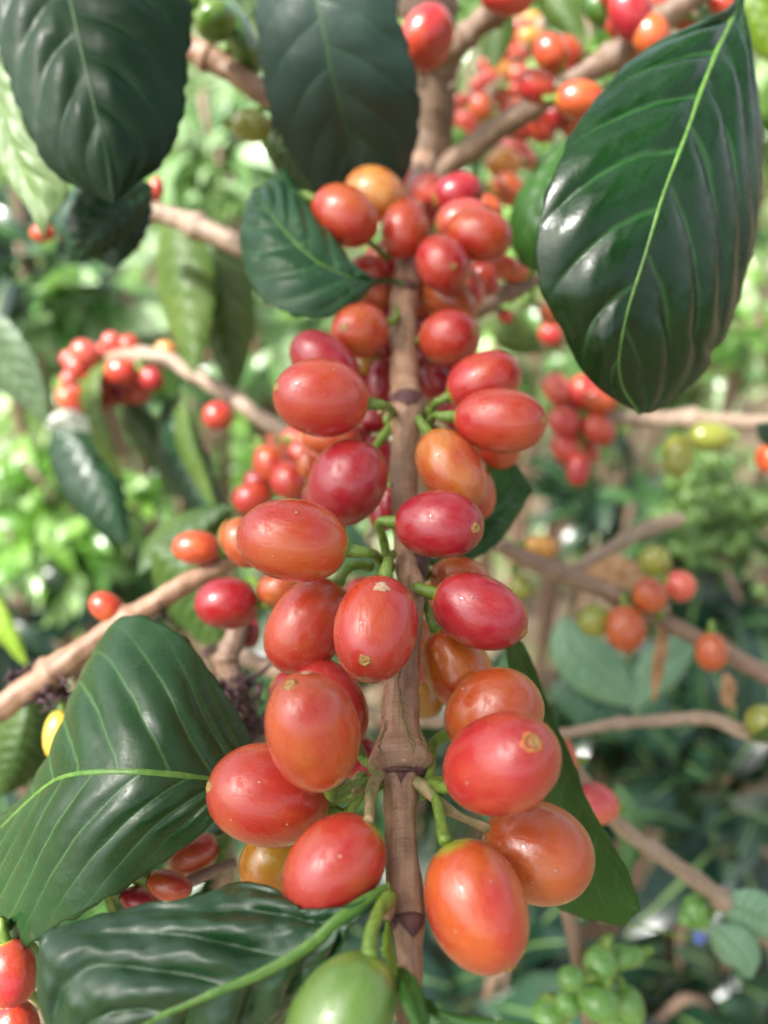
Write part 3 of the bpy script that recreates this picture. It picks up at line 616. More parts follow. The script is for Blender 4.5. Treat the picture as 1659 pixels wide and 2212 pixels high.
CM['greenb'] = cherry_mat('cherry_light_green', (0.10, 0.27, 0.035), (0.17, 0.36, 0.07), base=(0.25, 0.4, 0.08))  # lighter copy of the green, brightened for cherries that sit in shade
def nearest(pts, x, y):
    a = np.array(pts, float); k = catmull(a, 60); i = np.argmin((k[:, 0] - x) ** 2 + (k[:, 1] - y) ** 2); return k[i]
def knobby(pts, nodes):
    """thickens a picture-space stem at the fractions given"""
    k = catmull(np.array(pts, float), 90); s = np.linspace(0, 1, 90)
    for f in nodes: k[:, 2] *= 1 + 0.28 * np.exp(-((s - f) / 0.018) ** 2)
    return [tuple(r) for r in k[::2]]
GB = 'branches around the central one'
def branch(label, pts, bk, nodes=(), cherries=(), d_off=0, stalks=True):
    t = thing('coffee_branch', label, 'branch', P(*[pts[0][0], pts[0][1], pts[0][3]]), GB)
    tube('stem', knobby(pts, nodes), bk, t, seg=16, n=110, rough=0.07)
    for c in cherries:
        x, y, A, B, ang, kind = c[:6]; dd = c[6] if len(c) > 6 else 0; q = nearest(pts, x, y)
        d = q[3] + dd
        nd = (q[0], q[1], q[3]) if stalks and math.hypot(x - q[0], y - q[1]) < 5 * A else None
        # the stalk end faces the stem: flip the axis if needed
        if nd and (math.cos(R_(ang)) * (x - q[0]) + math.sin(R_(ang)) * (y - q[1])) < 0: ang += 180
        k_ = 1.16 if A < 34 else 1.06
        cherry(t, x, y, A * k_, B * k_, ang, 8, d, kind, None, nd, c[7] if len(c) > 7 else None, lod=2)
    return t
def tuft(parent, cx, cy, d, n, r):
    n = int(n * 1.5)
    for k in range(n):
        p0 = P(cx + rng.uniform(-r, r) * .6, cy + rng.uniform(-r, r) * .5, d + rng.uniform(-3, 3)); dr = rng.normal(size=3); dr[2] -= 0.3; dr /= np.linalg.norm(dr)
        L = r * d / 1000 / FPX * rng.uniform(.5, 1.0)
        tube('dried_flower', [[*p0, L * .06], [*(p0 + dr * L * .4 + rng.normal(size=3) * L * .12), L * .12], [*(p0 + dr * L * .8 + rng.normal(size=3) * L * .2), L * .08], [*(p0 + dr * L * 1.1), L * .02]], TUFT, parent, seg=7, n=8, rough=.2, world=True)

# upper right, from the main stem
branch('short forking branch end with one glossy red cherry, at the top of the upright stem', [(905, 150, 20, 262), (960, 118, 24, 255), (1000, 85, 26, 250), (1035, 52, 25, 246), (1065, 28, 27, 243), (1120, -10, 26, 238), (1200, -70, 26, 232)], BARKT, (0.35, 0.55),
       [(921, 84, 65, 58, 115, 'red', -22, 'round red cherry against the top centre leaf'), (1095, -8, 58, 42, 0, 'red', -12)])
branch('thick branch to the top right corner, strung with cherries', [(950, 375, 24, 292), (1000, 335, 26, 285), (1080, 278, 25, 272), (1160, 225, 25, 262), (1255, 165, 25, 252), (1350, 105, 25, 244), (1440, 35, 26, 236), (1540, -40, 27, 230)], BARKT, (0.35, 0.62, 0.8),
       [(1190, 115, 44, 37, 88, 'orred', 8), (1157, 186, 41, 37, 40, 'red', -14), (1252, 215, 51, 42, -10, 'orred', -12), (1165, 268, 42, 32, 60, 'red', 22), (1240, 272, 32, 26, 50, 'orange', 28),
        (1405, 76, 46, 43, 60, 'orange', -8), (1362, 30, 60, 46, 80, 'crim', -8), (1440, 12, 48, 38, 20, 'orred', 10), (1390, 120, 40, 32, 20, 'orred', 22), (1298, 22, 40, 34, 60, 'dkgreen', 16), (1565, 8, 36, 30, 20, 'orred', 6), (1330, -8, 40, 32, 30, 'orred', 12), (1120, 275, 34, 28, 30, 'red', 18), (1228, 110, 36, 30, 60, 'orred', 24), (1268, 250, 34, 28, 10, 'orange', 16), (1345, 60, 36, 30, 20, 'red', 10), (1475, 40, 30, 26, 20, 'orange', 16), (1215, 160, 30, 26, 20, 'dark', 22), (1200, 250, 34, 28, 20, 'dark', 24), (1130, 240, 30, 26, 20, 'orred', 26), (1318, 130, 34, 28, 20, 'orred', 20)])
b = branch('blurred branch crowded with pale pink-orange cherries behind the thick branch', [(960, 420, 12, 400), (1010, 300, 13, 395), (1060, 200, 14, 385), (1110, 130, 14, 380), (1180, 40, 14, 375), (1230, -60, 14, 370)], BARKP, (0.3, 0.6),
       [(1040, 230, 28, 22, 80, 'orred', -30), (1010, 262, 28, 22, 30, 'pink'), (985, 300, 26, 22, 30, 'dkgreen', -30), (1012, 300, 22, 18, 10, 'pink'), (1110, 118, 30, 22, 0, 'pink'), (1085, 150, 26, 20, 40, 'peach'), (1148, 80, 28, 22, 0, 'peach'), (1120, 160, 24, 20, 0, 'pink'),
        (1060, 168, 22, 18, 0, 'pink'), (1035, 185, 20, 16, 0, 'pink'), (1105, 90, 22, 18, 0, 'pink'), (1075, 118, 22, 17, 0, 'peach'), (980, 262, 18, 15, 0, 'pink'), (970, 235, 18, 15, 0, 'pink'), (1000, 215, 16, 13, 0, 'pink'), (1130, 60, 24, 20, 0, 'pink'), (1165, 100, 22, 18, 0, 'peach', 6), (1125, 195, 24, 20, 10, 'orred', -4), (1080, 205, 22, 18, 0, 'pink', 4), (1095, 240, 22, 18, 0, 'pink', 8), (1055, 140, 20, 16, 0, 'pink', 5), (1050, 265, 22, 18, 0, 'orred', 6), (1150, 45, 20, 18, 0, 'peach', 3), (1100, 300, 26, 20, 20, 'pink', 3)])
branch('hanging twig of orange cherries right of the cluster top, below the thick branch', [(1050, 300, 10, 330), (1095, 340, 11, 322), (1110, 390, 11, 318), (1112, 440, 8, 314)], BARKT, (0.4, 0.8),
       [(1112, 322, 36, 28, 20, 'pink', 4), (1088, 352, 38, 30, -10, 'peach', -10), (1100, 410, 38, 32, 60, 'orange', -14), (1082, 400, 26, 22, 0, 'peach', 6), (1135, 345, 22, 20, 0, 'pink', 6)])
branch('dark twig with red cherries leaving the cluster right, beside the big glossy leaf', [(960, 700, 12, 250), (1040, 668, 17, 248), (1090, 635, 19, 250), (1150, 605, 18, 255), (1230, 560, 16, 262)], BARKT, (0.5, 0.75),
       [(1110, 588, 30, 20, 0, 'orred', -6), (1092, 683, 16, 14, 40, 'red', 4), (1185, 680, 28, 15, 40, 'orange', 20)])
# right
branch('thin level branch on the right with a tight red cherry bunch and two green cherries', [(1130, 905, 12, 330), (1200, 900, 14, 325), (1320, 903, 15, 320), (1420, 905, 17, 318), (1500, 905, 20, 315), (1600, 912, 17, 312), (1720, 918, 17, 310)], BARKP, (0.28, 0.62),
       [(1203, 843, 38, 30, 60, 'pink', -4), (1258, 848, 38, 32, 100, 'red', 0), (1296, 862, 38, 30, 10, 'orred', -8), (1219, 912, 36, 32, 30, 'red', -10), (1293, 928, 38, 30, 40, 'red', -8), (1224, 968, 36, 32, 60, 'red', -6), (1249, 1013, 36, 25, 95, 'red', -10), (1274, 978, 22, 20, 60, 'orred', 4), (1240, 885, 30, 26, 0, 'dark', 10), (1262, 925, 28, 24, 0, 'dark', 10),
        (1190, 723, 24, 22, 20, 'red', 10), (1534, 943, 45, 31, 0, 'olive', -10), (1464, 985, 46, 31, 95, 'olive', 2), (1655, 990, 22, 26, 0, 'orred', 0)])
branch('brown branch sloping down at the right, with orange, pink and green cherries', [(1075, 1175, 17, 265), (1150, 1213, 19, 268), (1230, 1245, 19, 268), (1300, 1272, 20, 266), (1390, 1315, 17, 262), (1480, 1365, 18, 258), (1570, 1412, 20, 254), (1680, 1470, 20, 250)], BARKG, (0.2, 0.4, 0.52, 0.8),
       [(1170, 1181, 36, 24, 5, 'peach', 12), (1404, 1286, 38, 36, 60, 'orange', -10), (1469, 1266, 34, 32, 20, 'pink', 2), (1414, 1213, 33, 30, 60, 'olive', 10), (1284, 1341, 33, 31, 20, 'olive', -4), (1352, 1358, 49, 42, 80, 'orange', -10), (1537, 1408, 41, 35, 80, 'orange', -14), (1127, 1268, 24, 22, 60, 'olive', 8)])
branch('pale dead twig sloping up from the brown branch at the right', [(1225, 1238, 12, 272), (1290, 1200, 14, 282), (1350, 1168, 15, 290), (1405, 1140, 18, 300), (1470, 1120, 14, 310)], BARKP, (0.5,))
branch('pale thin twig ending at a green cherry on the right edge', [(1195, 1590, 11, 240), (1260, 1576, 11, 240), (1340, 1562, 12, 240), (1420, 1556, 13, 240), (1530, 1552, 14, 240), (1590, 1575, 14, 238), (1625, 1592, 11, 236), (1690, 1600, 10, 236)], BARKP, (0.3, 0.62, 0.8),
       [(1650, 1562, 42, 36, 30, 'olive', -6)])
br = branch('pale bare branch sloping down at the lower right with a small green bud', [(1240, 1650, 13, 205), (1300, 1740, 14, 212), (1360, 1800, 17, 218), (1440, 1855, 18, 224), (1520, 1912, 19, 230), (1600, 1975, 20, 236), (1700, 2060, 20, 244)], BARKP, (0.4, 0.7),
       [(1283, 1736, 54, 42, 22, 'pink', -4), (1218, 1645, 26, 46, 0, 'orred', -8), (1499, 1969, 38, 30, 95, 'greenb', 4), (1480, 1985, 16, 14, 95, 'greenb', 2), (1520, 1990, 18, 16, 95, 'greenb', 2)])
branch('upright brown twig at the bottom right topped by green unripe cherries', [(1222, 1940, 16, 215), (1235, 2000, 17, 216), (1248, 2060, 17, 217), (1262, 2130, 14, 219), (1275, 2240, 13, 222)], BARKG, (0.5,),
       [(1297, 2084, 42, 35, 75, 'greenb', -8), (1340, 2068, 29, 26, 10, 'greenb', -2), (1366, 2066, 24, 22, 10, 'greenb', 2), (1234, 2114, 28, 25, 30, 'greenb', -14), (1227, 2169, 28, 25, 30, 'greenb', -10), (1294, 2166, 46, 40, 70, 'greenb', -14), (1360, 2172, 46, 30, 66, 'greenb', -4), (1185, 2185, 34, 36, 70, 'greenb', 4), (1330, 2215, 30, 24, 0, 'greenb', -4)])
# left
br = branch('brown branch from the left edge with red cherries and dry purple flower tufts', [(-90, 1590, 26, 178), (0, 1530, 27, 180), (55, 1490, 29, 181), (110, 1455, 32, 182), (165, 1415, 28, 183), (240, 1360, 24, 185), (320, 1312, 24, 187), (400, 1262, 22, 190), (480, 1222, 20, 193), (560, 1180, 17, 198)], BARK, (0.31, 0.58),
       [(424, 1184, 54, 38, 5, 'orred', 2), (230, 1311, 41, 33, 25, 'orred', 4), (490, 1305, 71, 57, 178, 'dark2', -12, 'dark crimson cherry with a wrinkled base, left of the central branch'), (128, 1588, 60, 36, 98, 'yellow', -3, 'lone yellow cherry hanging at the left edge')] if False else [])
CM['dark2'] = cherry_mat('cherry_maroon', (0.33, 0.008, 0.022), (0.46, 0.022, 0.02), patch=0.55)
bl = br
for x, y, A, B, ang, kind, d, nd, lab in ((424, 1184, 54, 38, 185, 'orred', 190, (480, 1222, 193), None), (230, 1311, 41, 33, 205, 'orred', 186, (290, 1330, 187), None), (490, 1305, 71, 57, 178, 'dark2', 178, (540, 1250, 194), 'dark crimson cherry left of the central branch'), (128, 1588, 60, 36, 98, 'yellow', 180, (112, 1500, 182), 'lone yellow cherry hanging at the left edge')):
    cherry(bl, x, y, A, B, ang, 8, d, kind, None, nd, lab, lod=2)
tuft(bl, 110, 1500, 180, 26, 45); tuft(bl, 40, 1465, 184, 14, 40); tuft(bl, 345, 1325, 187, 8, 26); tuft(bl, 280, 1322, 188, 6, 20)
bs = branch('dark twig stub with purple flower tufts behind the lower left cherries', [(520, 1340, 17, 195), (505, 1385, 24, 192), (490, 1430, 28, 190), (520, 1500, 22, 190), (560, 1620, 18, 192)], BARKG, (0.3,), [(538, 1364, 32, 22, 90, 'dark', 4)])
tuft(bs, 520, 1490, 188, 30, 60); tuft(bs, 545, 1560, 188, 20, 55); tuft(bs, 455, 1400, 190, 8, 24)
branch('pale twig crossing behind the lower left cherries', [(480, 1400, 14, 215), (560, 1435, 17, 213), (640, 1470, 15, 212), (800, 1540, 15, 214), (960, 1560, 14, 220)], BARKP, (0.4,))
branch('branch of a neighbouring plant at the left, ending in a bunch of pink-red cherries', [(190, 800, 12, 330), (240, 775, 14, 326), (310, 770, 19, 320), (370, 778, 17, 315), (400, 800, 14, 312), (440, 820, 17, 308), (500, 858, 17, 303), (560, 900, 17, 298), (640, 945, 17, 290), (740, 1000, 16, 285)], BARKP, (0.2, 0.4, 0.55),
       [(187, 762, 31, 23, 30, 'pink', -6), (168, 794, 24, 22, 40, 'pink', -2), (153, 820, 20, 18, 60, 'pink', 0), (243, 742, 23, 20, 60, 'pink', 2), (280, 746, 22, 20, 40, 'orred', 4), (262, 803, 33, 27, 10, 'orred', -10), (328, 818, 25, 21, 40, 'crim', -8), (359, 758, 23, 19, 40, 'peach', 4), (146, 860, 26, 20, 60, 'orred', 6),
        (178, 865, 18, 24, 60, 'orred', 6), (224, 765, 22, 20, 60, 'pink', 6), (205, 850, 28, 24, 60, 'dark', 12), (240, 845, 32, 26, 60, 'dark', 12), (212, 795, 26, 22, 0, 'dark', 10), (300, 800, 24, 20, 0, 'orred', 2), (472, 898, 30, 27, 5, 'red', -6), (152, 775, 20, 17, 0, 'pink'), (215, 828, 34, 28, 10, 'red', -2), (258, 848, 30, 25, 10, 'dark', 4), (180, 800, 30, 26, 60, 'red', 2), (295, 848, 28, 23, 10, 'orred', 8), (170, 880, 28, 23, 60, 'dark', 8), (205, 872, 26, 22, 20, 'orred', 2), (232, 790, 28, 24, 0, 'red', 8), (320, 790, 26, 22, 0, 'orred', 8), (190, 828, 26, 22, 0, 'red', 4), (240, 822, 26, 22, 0, 'orred', 2), (165, 845, 22, 18, 30, 'orred', 2), (292, 826, 22, 20, 0, 'red', 6)])
branch('short twig of red and orange cherries peeping out left behind the central branch', [(560, 960, 12, 262), (620, 990, 14, 262), (680, 1010, 15, 262), (760, 1030, 15, 262)], BARKG, (0.4,),
       [(587, 1000, 42, 39, 60, 'orred', -14), (625, 1038, 41, 38, 60, 'red', -18), (546, 1076, 42, 34, 170, 'red', -12), (655, 985, 36, 30, 60, 'pink', -8), (665, 955, 30, 24, 10, 'orred', -4), (595, 965, 30, 24, 0, 'orred', 6), (640, 950, 30, 26, 0, 'pink', 2), (560, 1040, 30, 24, 0, 'dark', 4), (690, 965, 34, 28, 0, 'orred', 0), (655, 1075, 34, 28, 0, 'dark', 2), (500, 1160, 22, 30, 0, 'peach', -4)])
branch('branch crossing the gap between the two top dark leaves', [(330, 20, 22, 232), (410, 100, 25, 230), (470, 135, 25, 230), (560, 195, 24, 230), (680, 290, 22, 232)], BARK, (0.35,),
       [(466, 46, 47, 45, 60, 'green2', -14), (520, 82, 44, 40, 60, 'dkgreen', 2), (428, 18, 36, 40, 60, 'green2', 8), (485, 100, 30, 26, 30, 'dkgreen', 6)] if False else [])
CM['green2'] = cherry_mat('cherry_leaf_green', (0.09, 0.22, 0.02), (0.15, 0.28, 0.03), base=(0.12, 0.25, 0.03))
bt = bpy.data.objects[[o.name for o in bpy.data.objects if o.name.startswith('coffee_branch')][-1]]
for c in ((466, 46, 48, 46, 60, 216, 'green2'), (520, 84, 44, 40, 60, 232, 'dkgreen'), (428, 16, 36, 40, 60, 238, 'green2'), (485, 104, 30, 24, 30, 236, 'dkgreen')):
    cherry(bt, c[0], c[1], c[2], c[3], c[4], 8, c[5], c[6], None, (450, 120, 230), lod=2)
cherry(bt, 542, 272, 44, 36, 20, 10, 226, 'olive', None, (600, 230, 231), 'olive green cherry half behind the top centre leaf', lod=2)
branch('pinkish branch running behind the folded leaf towards the cluster', [(240, 420, 18, 262), (330, 455, 21, 260), (400, 478, 22, 258), (440, 496, 25, 256), (520, 532, 22, 252), (640, 590, 22, 250), (760, 640, 20, 250)], BARKP, (0.35,),
       [(336, 410, 24, 16, 100, 'pink', -2), (92, 503, 24, 18, 0, 'orred', 20)])
bd = branch('hidden twig of red cherries under the leaves in the bottom left corner', [(-60, 2330, 14, 150), (60, 2190, 14, 150), (120, 2080, 13, 150), (260, 1990, 12, 152), (420, 1900, 12, 154), (520, 1860, 12, 156)], BARKG, (0.3,))
for c in ((24, 2102, 76, 60, 95, 130, 'red', (110, 2090, 150)), (34, 2230, 74, 56, 100, 132, 'red', (110, 2180, 150)), (420, 1846, 62, 40, 150, 158, 'orred', (470, 1890, 155)), (366, 1912, 62, 36, 15, 142, 'orred', (330, 1960, 152)), (300, 1945, 50, 30, 20, 144, 'crim', (250, 1995, 152))):
    cherry(bd, *c[:5], 8, c[5], c[6], None, c[7], lod=2)

# ================================================================== LEAVES THAT HANG IN FROM OUTSIDE THE FRAME
LM_BIG = leaf_mat('leaf_glossy_dark', (0.002, 0.020, 0.003), (0.006, 0.038, 0.007), (0.05, 0.16, 0.04), 8, 0.07, 0.08, rough=0.22, specks=0.01, veins=0.35, veinw=0.05, kb=2.3, spec=0.5)
leaf_thing('large glossy dark green leaf with a bright lime midrib, right of the fruit cluster',
   [(1612, -40, 176), (1590, 20, 172), (1545, 120, 163), (1510, 210, 158), (1475, 310, 154), (1440, 400, 152), (1415, 480, 151), (1385, 580, 151), (1358, 665, 152), (1342, 740, 154), (1338, 800, 157), (1352, 850, 160), (1384, 893, 163)],
   [(1606, -40, 176), (1583, 5, 172), (1545, 33, 170), (1480, 62, 168), (1415, 92, 166), (1350, 140, 163), (1300, 200, 160), (1250, 262, 157), (1212, 335, 155), (1175, 435, 154), (1158, 530, 154), (1166, 620, 155), (1196, 682, 157), (1222, 735, 158), (1250, 790, 160), (1285, 833, 161), (1335, 868, 163), (1384, 893, 163)],
   [(1618, -40, 176), (1600, 20, 174), (1612, 80, 176), (1632, 150, 178), (1646, 240, 178), (1649, 330, 177), (1644, 430, 176), (1632, 520, 175), (1612, 600, 174), (1588, 680, 173), (1562, 735, 172), (1536, 764, 171), (1534, 785, 171), (1512, 815, 170), (1460, 862, 168), (1415, 890, 165), (1384, 893, 163)],
   LM_BIG, nv=8, c1=0.07, c2=0.08, kb=2.3, pw=0.85, quilt=1.9, camber=1.6, nu=220, nw=40, ribw=1.25, seed=11, wave=0.25, thick=0.35)
LM_SAT = leaf_mat('leaf_satin_dark', (0.003, 0.021, 0.005), (0.009, 0.036, 0.009), (0.05, 0.12, 0.05), 6.5, 0.18, 0.14, rough=0.40, veins=0.30, spec=0.32)
leaf_thing('broad dark leaf with a faint midrib filling the top left corner',
   [(120, -160, 190), (148, -20, 183), (165, 60, 180), (185, 150, 178), (206, 240, 177), (228, 330, 178), (245, 440, 182)],
   [(120, -160, 190), (20, -130, 190), (-40, -40, 188), (-20, 60, 186), (12, 150, 185), (38, 230, 184), (72, 310, 183), (112, 372, 183), (160, 402, 183), (205, 425, 183), (245, 440, 182)],
   [(120, -160, 190), (260, -150, 194), (370, -90, 194), (408, -10, 193), (413, 60, 192), (405, 150, 191), (398, 240, 189), (378, 305, 188), (348, 360, 187), (300, 395, 185), (245, 440, 182)],
   LM_SAT, nv=6.5, c1=0.18, c2=0.14, quilt=1.8, camber=1.5, ribw=0.7, rib=RIBD, seed=12, wave=0.3)
leaf_thing('grey-sheened dark leaf hanging down at the top centre beside the upright stem',
   [(650, -150, 196), (678, -30, 198), (698, 60, 200), (716, 150, 204), (735, 230, 210), (755, 310, 218), (770, 440, 230)],
   [(650, -150, 196), (590, -110, 202), (555, -20, 204), (556, 80, 207), (566, 170, 211), (590, 260, 216), (625, 330, 221), (660, 385, 225), (710, 430, 229), (770, 440, 230)],
   [(650, -150, 196), (760, -110, 196), (835, -30, 198), (862, 40, 200), (886, 110, 204), (904, 190, 209), (908, 250, 214), (898, 320, 220), (872, 390, 226), (830, 430, 230), (770, 440, 230)],
   leaf_mat('leaf_grey_sheen', (0.014, 0.038, 0.026), (0.026, 0.056, 0.040), (0.06, 0.15, 0.06), 6.5, 0.14, 0.1, rough=0.40, veins=0.25), nv=6.5, c1=0.14, c2=0.10, quilt=0.5, camber=1.8, ribw=0.75, rib=RIBD, seed=13, wave=0.5)  # sheen partly painted in: base colour lightened towards grey-blue
leaf_thing('big green leaf with pale dust specks and a level midrib, left of the lowest cherries',
   [(570, 1705, 138), (500, 1690, 136), (455, 1684, 134), (380, 1673, 131), (300, 1667, 129), (220, 1667, 130), (160, 1672, 133), (110, 1690, 138), (50, 1740, 144), (-20, 1810, 150), (-110, 1900, 156)],
   [(565, 1690, 139), (556, 1650, 142), (545, 1600, 144), (515, 1540, 146), (470, 1475, 148), (420, 1400, 150), (370, 1355, 152), (320, 1336, 154), (286, 1326, 156), (248, 1342, 158), (215, 1395, 160), (212, 1455, 160), (196, 1530, 160), (182, 1600, 159), (140, 1675, 158), (40, 1740, 158), (-110, 1900, 156)],
   [(570, 1715, 138), (520, 1740, 134), (462, 1775, 131), (420, 1815, 130), (350, 1862, 129), (290, 1905, 128), (230, 1945, 127), (160, 1985, 127), (110, 2010, 128), (60, 2046, 130), (20, 2040, 134), (-30, 2030, 140), (-80, 1980, 148), (-110, 1900, 156)],
   leaf_mat('leaf_dusty_green', (0.010, 0.042, 0.010), (0.022, 0.070, 0.018), (0.09, 0.20, 0.06), 10, 0.20, 0.16, rough=0.28, specks=0.03, veins=0.42, veinw=0.05, spec=0.55), nv=10, c1=0.20, c2=0.16, quilt=0.7, camber=2.0, nu=160, nw=34, ribw=1.1, seed=14, wave=0.5, ribfrac=(0, 0.76))
PAL = leaf_mat('leaf_pale_underside', (0.12, 0.20, 0.06), (0.19, 0.28, 0.11), (0.26, 0.34, 0.16), 8, 0.14, 0.1, rough=0.42, trans=0.2, veins=0.3)
leaf_thing('pale underside of a curling leaf with a long pointed tip on the left edge',
   [(-60, 60, 205), (-10, 180, 203), (20, 290, 201), (50, 380, 200), (80, 450, 199), (95, 516, 199)],
   [(-60, 60, 205), (-60, 160, 208), (-50, 260, 208), (-10, 340, 206), (40, 420, 204), (72, 460, 202), (84, 490, 200), (95, 516, 199)],
   [(-60, 60, 205), (10, 150, 196), (45, 215, 196), (62, 290, 196), (110, 345, 196), (149, 400, 197), (135, 440, 198), (110, 480, 198), (95, 516, 199)],
   PAL, nv=7, c1=0.14, c2=0.1, quilt=0.8, camber=2.2, ribw=0.6, rib=RIBP, seed=15)
def wleaf(label, mid, hw, m, dz=0.0, **k):
    A, B = widths(mid, hw, dz=dz); k.setdefault('nu', 60); k.setdefault('nw', 12); k.setdefault('rib', RIBD); k.setdefault('ribw', 0.6); k.setdefault('quilt', 1.0); k.setdefault('camber', 1.0); k.setdefault('thick', 0.25)
    return leaf_thing(label, mid, A, B, m, **k)
wleaf('very dark green leaf tucked under the top left leaf', [(330, 400, 232), (290, 430, 226), (240, 470, 222), (190, 520, 222), (150, 570, 226)], (60, 90), LM_DARK, (6, -2), seed=31, quilt=0.5)
leaf_thing('shaded dark leaf below the broad top left leaf', [(220, 380, 236), (225, 430, 230), (232, 480, 226), (240, 530, 226), (250, 582, 228)],
   [(220, 380, 236), (150, 410, 236), (108, 470, 234), (135, 510, 232), (180, 550, 230), (250, 582, 228)], [(220, 380, 236), (300, 380, 234), (328, 430, 232), (322, 490, 230), (295, 540, 230), (250, 582, 228)], LM_DARK, nv=6, quilt=0.7, camber=1.2, seed=32, ribw=0.6, rib=RIBD, nu=60, nw=14)
leaf_thing('narrow dark leaf showing between the glossy leaf and the cluster top', [(1225, 300, 224), (1195, 350, 222), (1165, 410, 220), (1145, 470, 220), (1140, 530, 222), (1155, 590, 226)],
   [(1225, 300, 224), (1180, 345, 226), (1130, 400, 228), (1102, 460, 228), (1104, 520, 228), (1120, 565, 228), (1155, 590, 226)], [(1225, 300, 224), (1230, 380, 216), (1220, 460, 216), (1210, 520, 218), (1190, 560, 222), (1155, 590, 226)], LM_MID, nv=6, quilt=0.8, camber=0.8, seed=33, ribw=0.5, rib=RIBD, nu=60, nw=14)
OLV = leaf_mat('leaf_olive', (0.07, 0.13, 0.02), (0.13, 0.20, 0.04), (0.20, 0.28, 0.09), 10, 0.14, 0.1, rough=0.42, trans=0.3, veins=0.35)
OLD = leaf_mat('leaf_olive_dark', (0.03, 0.075, 0.012), (0.07, 0.12, 0.02), (0.12, 0.18, 0.05), 10, 0.14, 0.1, rough=0.42, trans=0.25, veins=0.35)
wleaf('olive hanging leaf with a pointed tip, left of the folded leaf', [(370, 440, 290), (378, 520, 288), (388, 610, 286), (400, 700, 286), (412, 770, 286), (415, 812, 286)], (78, 48), OLV, (0, 16), seed=34)
wleaf('second olive hanging leaf just behind the folded leaf', [(440, 460, 312), (460, 540, 310), (480, 630, 308), (492, 720, 308), (500, 800, 308), (505, 856, 308)], (70, 62), OLV, (22, 4), seed=35)
wleaf('dark leaf hanging under the pink cherry bunch at the left', [(120, 900, 340), (160, 960, 336), (200, 1030, 332), (235, 1100, 330), (275, 1182, 330)], (58, 75), LM_DARK, (6, 4), seed=36)
wleaf('grey-green folded leaf poking in from the left edge', [(-90, 640, 280), (-30, 720, 276), (20, 790, 274), (65, 850, 274), (105, 915, 276)], (60, 55), leaf_mat('leaf_grey_green', (0.06, 0.11, 0.05), (0.12, 0.18, 0.09), (0.2, 0.3, 0.15), 8, .14, .1, rough=.38, trans=.15), (-6, 10), seed=37)
wleaf('narrow curled leaf edge hanging from the pink cherry bunch', [(245, 785, 316), (212, 810, 312), (205, 860, 312), (222, 930, 312), (250, 1000, 314), (275, 1050, 316)], (12, 34), OLV, (-4, 12), seed=38)
wleaf('long dark leaf hanging in the gap left of the red cherries', [(370, 850, 330), (380, 930, 326), (400, 1010, 324), (440, 1080, 322), (500, 1140, 322)], (55, 50), LM_DARK, (8, 10), seed=39)
wleaf('pale rimmed olive leaf hanging beside the lone red cherry', [(395, 830, 318), (400, 900, 314), (415, 970, 312), (440, 1030, 312), (470, 1110, 312)], (16, 30), OLV, (0, 8), seed=40)
wleaf('dark green leaf blade behind the lone red cherry at the left', [(270, 850, 350), (300, 900, 346), (330, 960, 344), (350, 1030, 344)], (30, 40), OLD, (4, 8), seed=41)
wleaf('white-backed leaf tip under the pink cherry bunch', [(95, 925, 318), (140, 912, 318), (175, 920, 318), (218, 935, 318)], (28, 14), leaf_mat('leaf_whitish', (0.5, 0.55, 0.45), (0.62, 0.66, 0.56), (0.6, 0.7, 0.5), 6, .1, .1, rough=.5, trans=.2), (0, 4), seed=42)
wleaf('dull green leaf behind the left hand orange cherries', [(330, 1180, 250), (370, 1210, 248), (420, 1260, 246), (450, 1330, 246), (470, 1410, 248)], (70, 85), OLD, (4, 8), seed=43)
wleaf('soft green leaf behind the cherry branch on the left', [(300, 1240, 262), (370, 1190, 262), (440, 1140, 262), (500, 1090, 264)], (60, 45), OLD, (8, 8), seed=44)
wleaf('long green leaf filling the gap under the orange-red cherries', [(560, 1010, 300), (640, 1090, 292), (740, 1180, 286), (840, 1260, 284)], (60, 60), leaf_mat('leaf_fresh', (0.05, 0.16, 0.05), (0.12, 0.26, 0.12), (0.2, 0.4, 0.2), 8, .14, .1, rough=.3, trans=.2), (8, 8), seed=45)
BLU = leaf_mat('leaf_bluish_sheen', (0.02, 0.075, 0.035), (0.045, 0.12, 0.06), (0.10, 0.22, 0.12), 8, .14, .1, rough=.30, veins=.4)
LGT = leaf_mat('leaf_light_green', (0.14, 0.28, 0.16), (0.22, 0.37, 0.23), (0.3, 0.5, 0.3), 8, .14, .1, rough=.4, trans=.2)
wleaf('pale green drooping leaf under the orange cherries at the right', [(1215, 1330, 330), (1240, 1400, 326), (1290, 1450, 324), (1350, 1500, 324), (1385, 1520, 326)], (62, 60), LGT, (0, 4), seed=46)
wleaf('pale green leaf right of the drooping one, tips touching', [(1500, 1380, 330), (1460, 1410, 326), (1420, 1450, 324), (1380, 1505, 324), (1370, 1540, 326)], (48, 48), LGT, (0, 4), seed=47)
wleaf('dark shiny leaf behind the level twig at the right', [(1185, 1500, 350), (1250, 1500, 346), (1310, 1530, 344), (1360, 1600, 344)], (70, 70), BLU, (6, 0), seed=48)
wleaf('upright green leaf curling round the lone pink-red cherry at lower right', [(1330, 1690, 232), (1345, 1750, 230), (1355, 1820, 230), (1350, 1870, 232), (1360, 1910, 234)], (38, 16), leaf_mat('leaf_soft', (0.06, 0.17, 0.05), (0.13, 0.27, 0.10), (0.3, 0.4, 0.2), 8, .14, .1, rough=.35, trans=.2), (0, 8), seed=49)
wleaf('small light green leaf at the right edge below the bare branch', [(1555, 1950, 232), (1600, 1965, 230), (1650, 1985, 230), (1720, 2010, 232)], (55, 50), LGT, (0, 4), seed=50)
